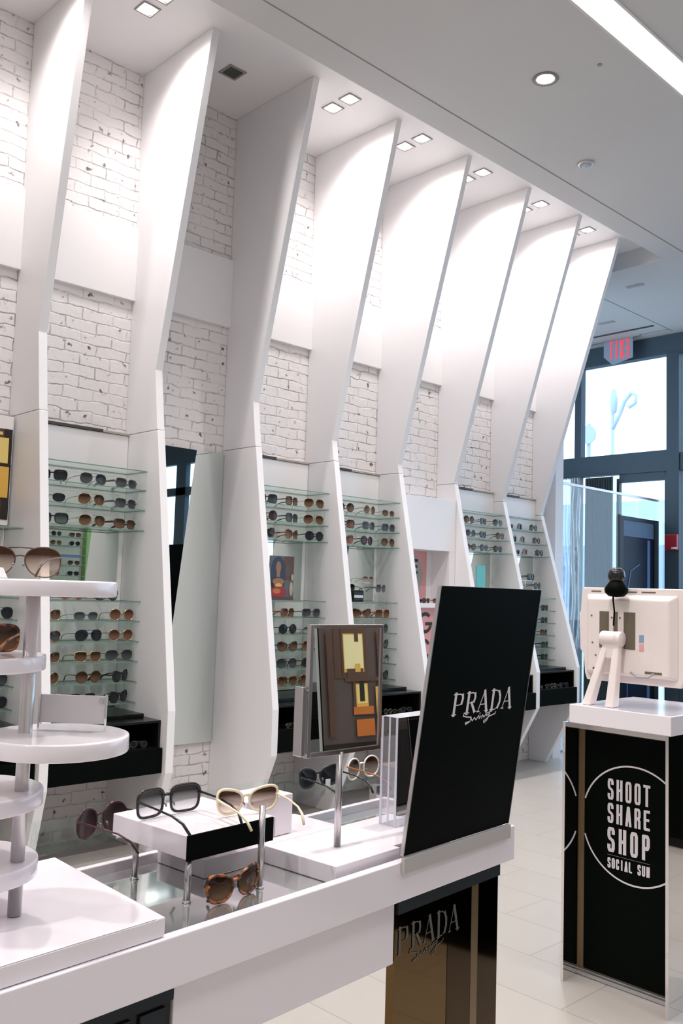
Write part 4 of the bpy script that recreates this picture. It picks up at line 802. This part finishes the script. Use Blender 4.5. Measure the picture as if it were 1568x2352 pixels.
# ---------------------------------------------------------------- other side of the shop and two added cabinets, seen only in mirrors
OX = 7.6
t = thing('added_dark_cabinet', 'added black cabinet out of view, darkening the reflection in the kiosk plinth side', 'cabinet', (4.95, 5.75, 0))  # unseen dark body added to blacken the reflection in the kiosk side
MB().box(-.64, .64, -.28, .28, .06, .95).build('carcass', 'matblack', t, bevel=.003); MB().box(-.60, .60, -.25, .25, 0, .06).build('plinth', 'black', t); MB().box(-.65, .65, -.29, .29, .95, .97).build('top', 'black', t)
t = thing('added_dark_cabinet', 'added black cabinet out of view, darkening the reflection in the bronze panel', 'cabinet', (4.98, 3.62, 0))  # unseen dark body added so the bronze panel reflects dark at its top
MB().box(-.64, .64, -.28, .28, .06, .95).build('carcass', 'matblack', t, bevel=.003); MB().box(-.60, .60, -.25, .25, 0, .06).build('plinth', 'black', t); MB().box(-.65, .65, -.29, .29, .95, .97).build('top', 'black', t)
struct(MB().box(OX, OX+.2, -2.0, 6.9, 0, ZC).build('partition_wall', 'wall'))
mxx = lambda x: OX-.002-x
for i, y in enumerate((2.9, 3.95, 5.0)):
    t = thing('display_fin', 'white fin of the opposite display, number %s from the back, seen only in mirrors' % ['one', 'two', 'three'][i], 'panel', (0, y, 0), group='white fins of the opposite wall')
    up_ = [(.002, ZC), (.80, ZC), (.30, 2.6), (.36, 2.42), (.62, .8), (.62, .48), (.42, 0), (.002, 0)]
    MB().prism(up_, lambda q, z: (mxx(q), 0, z), lambda q, z: (mxx(q), T, z)).build('panel', 'white', t, bevel=.003)
for i, (a, b_) in enumerate(((2.952, 3.948), (4.002, 4.998))):
    t = thing('display_shelving', 'shelving of the opposite wall seen only in mirrors, %s section' % ['first', 'second'][i], 'shelving')
    MB().box(OX-.05, OX-.004, a, b_, .7, 2.41).build('back_panel', 'white', t)
    for z in (1.3, 1.42, 1.54, 1.66, 1.18, 1.06) if i == 0 else (1.06,):
        m = MB(); m.box(OX-.28, OX-.051, a, b_, z-.008, z); m.m = [0, 0, 1, 1, 1, 1]; m.build('glass_shelf', ['glass', 'gedge'], t)
    t = thing('drawer_cabinet', 'black drawer cabinet of the opposite wall seen only in mirrors, %s section' % ['first', 'second'][i], 'cabinet')
    MB().box(OX-.58, OX-.06, a, b_, .48, .80).build('carcass', 'black', t); MB().box(OX-.60, OX-.581, a, b_, .48, .62).build('drawer', 'matblack', t)
    if i == 0:
        for q, z in enumerate((1.06, 1.18, 1.3, 1.42, 1.54)):
            for w2 in range(3):
                glasses(['round', 'square', 'aviator'][(q+w2) % 3], 'brown' if (q+w2) % 2 else 'black', 'brown' if (q+w2) % 2 else 'grey', (OX-.24, a+.2+.3*w2, z), PI, 'sunglasses on opposite wall seen only in mirrors, row %s column %s' % (ORN[q], POS[3][w2]), 'sunglasses of the opposite wall', 1.1)
t = thing('display_shelving', 'shelving of the opposite wall mirrored in the small mirror, third section', 'shelving')
MB().box(OX-.05, OX-.004, 5.3, 6.56, .7, 2.5).build('back_panel', 'p_tan2', t)
for z in (1.45, 1.60, 1.75, 1.90, 2.03, 2.16, 2.29): m = MB(); m.box(OX-.28, OX-.051, 5.3, 6.56, z-.008, z); m.m = [0, 0, 1, 1, 1, 1]; m.build('glass_shelf', ['glass', 'gedge'], t)
MB().box(OX-.285, OX-.281, 5.3, 6.45, 1.86, 1.90).build('blue_strip', 'p_blue', t)
tag(MB().box(OX-.12, OX-.004, 6.62, 6.72, 1.2, 2.35).build('green_panel', 'p_green'), 'narrow green panel of the opposite wall, mirrored in the small mirror', 'panel')
for q, z in enumerate((1.45, 1.60, 1.75, 2.03, 2.16, 2.29)):
    for w2 in range(4):
        glasses(['round', 'square', 'aviator'][(q+w2) % 3], 'brown' if (q+w2) % 2 else 'black', 'brown' if (q+w2) % 2 else 'black', (OX-.24, 5.5+.29*w2, z), PI+.3*(w2 % 2), 'mirrored sunglasses on opposite wall third section, row %s column %s' % (ORN[q], ORN[w2]), 'sunglasses of the opposite wall', 1.2)
t = thing('picture_lightbox', 'amber interior picture of the opposite wall, seen in the table mirror', 'picture', (OX-.052, 0, 0))
MB().box(-.06, 0, 4.15, 4.85, 1.12, 2.0).build('surround', 'p_plum', t)
m = MB(); ms = []
for i, (a, b_, c_, d, mt) in enumerate([(0, 0, 1, 1, 'p_plum'), (.35, .50, .75, .90, 'p_cream'), (.45, .25, .75, .48, 'p_gold'), (.52, .30, .65, .56, 'p_black'), (.35, .47, .85, .50, 'p_plum'), (.30, .04, .75, .20, 'p_orange'), (.35, .20, .8, .27, 'p_gold')]):
    if mt not in ms: ms.append(mt)
    e = -.0605-.0004*i; yy = lambda q: 4.83-q*.66
    m.add([(e, yy(a), 1.14+b_*.84), (e, yy(c_), 1.14+b_*.84), (e, yy(c_), 1.14+d*.84), (e, yy(a), 1.14+d*.84)], [(0, 1, 2, 3)], ms.index(mt))
m.build('print', ms, t)
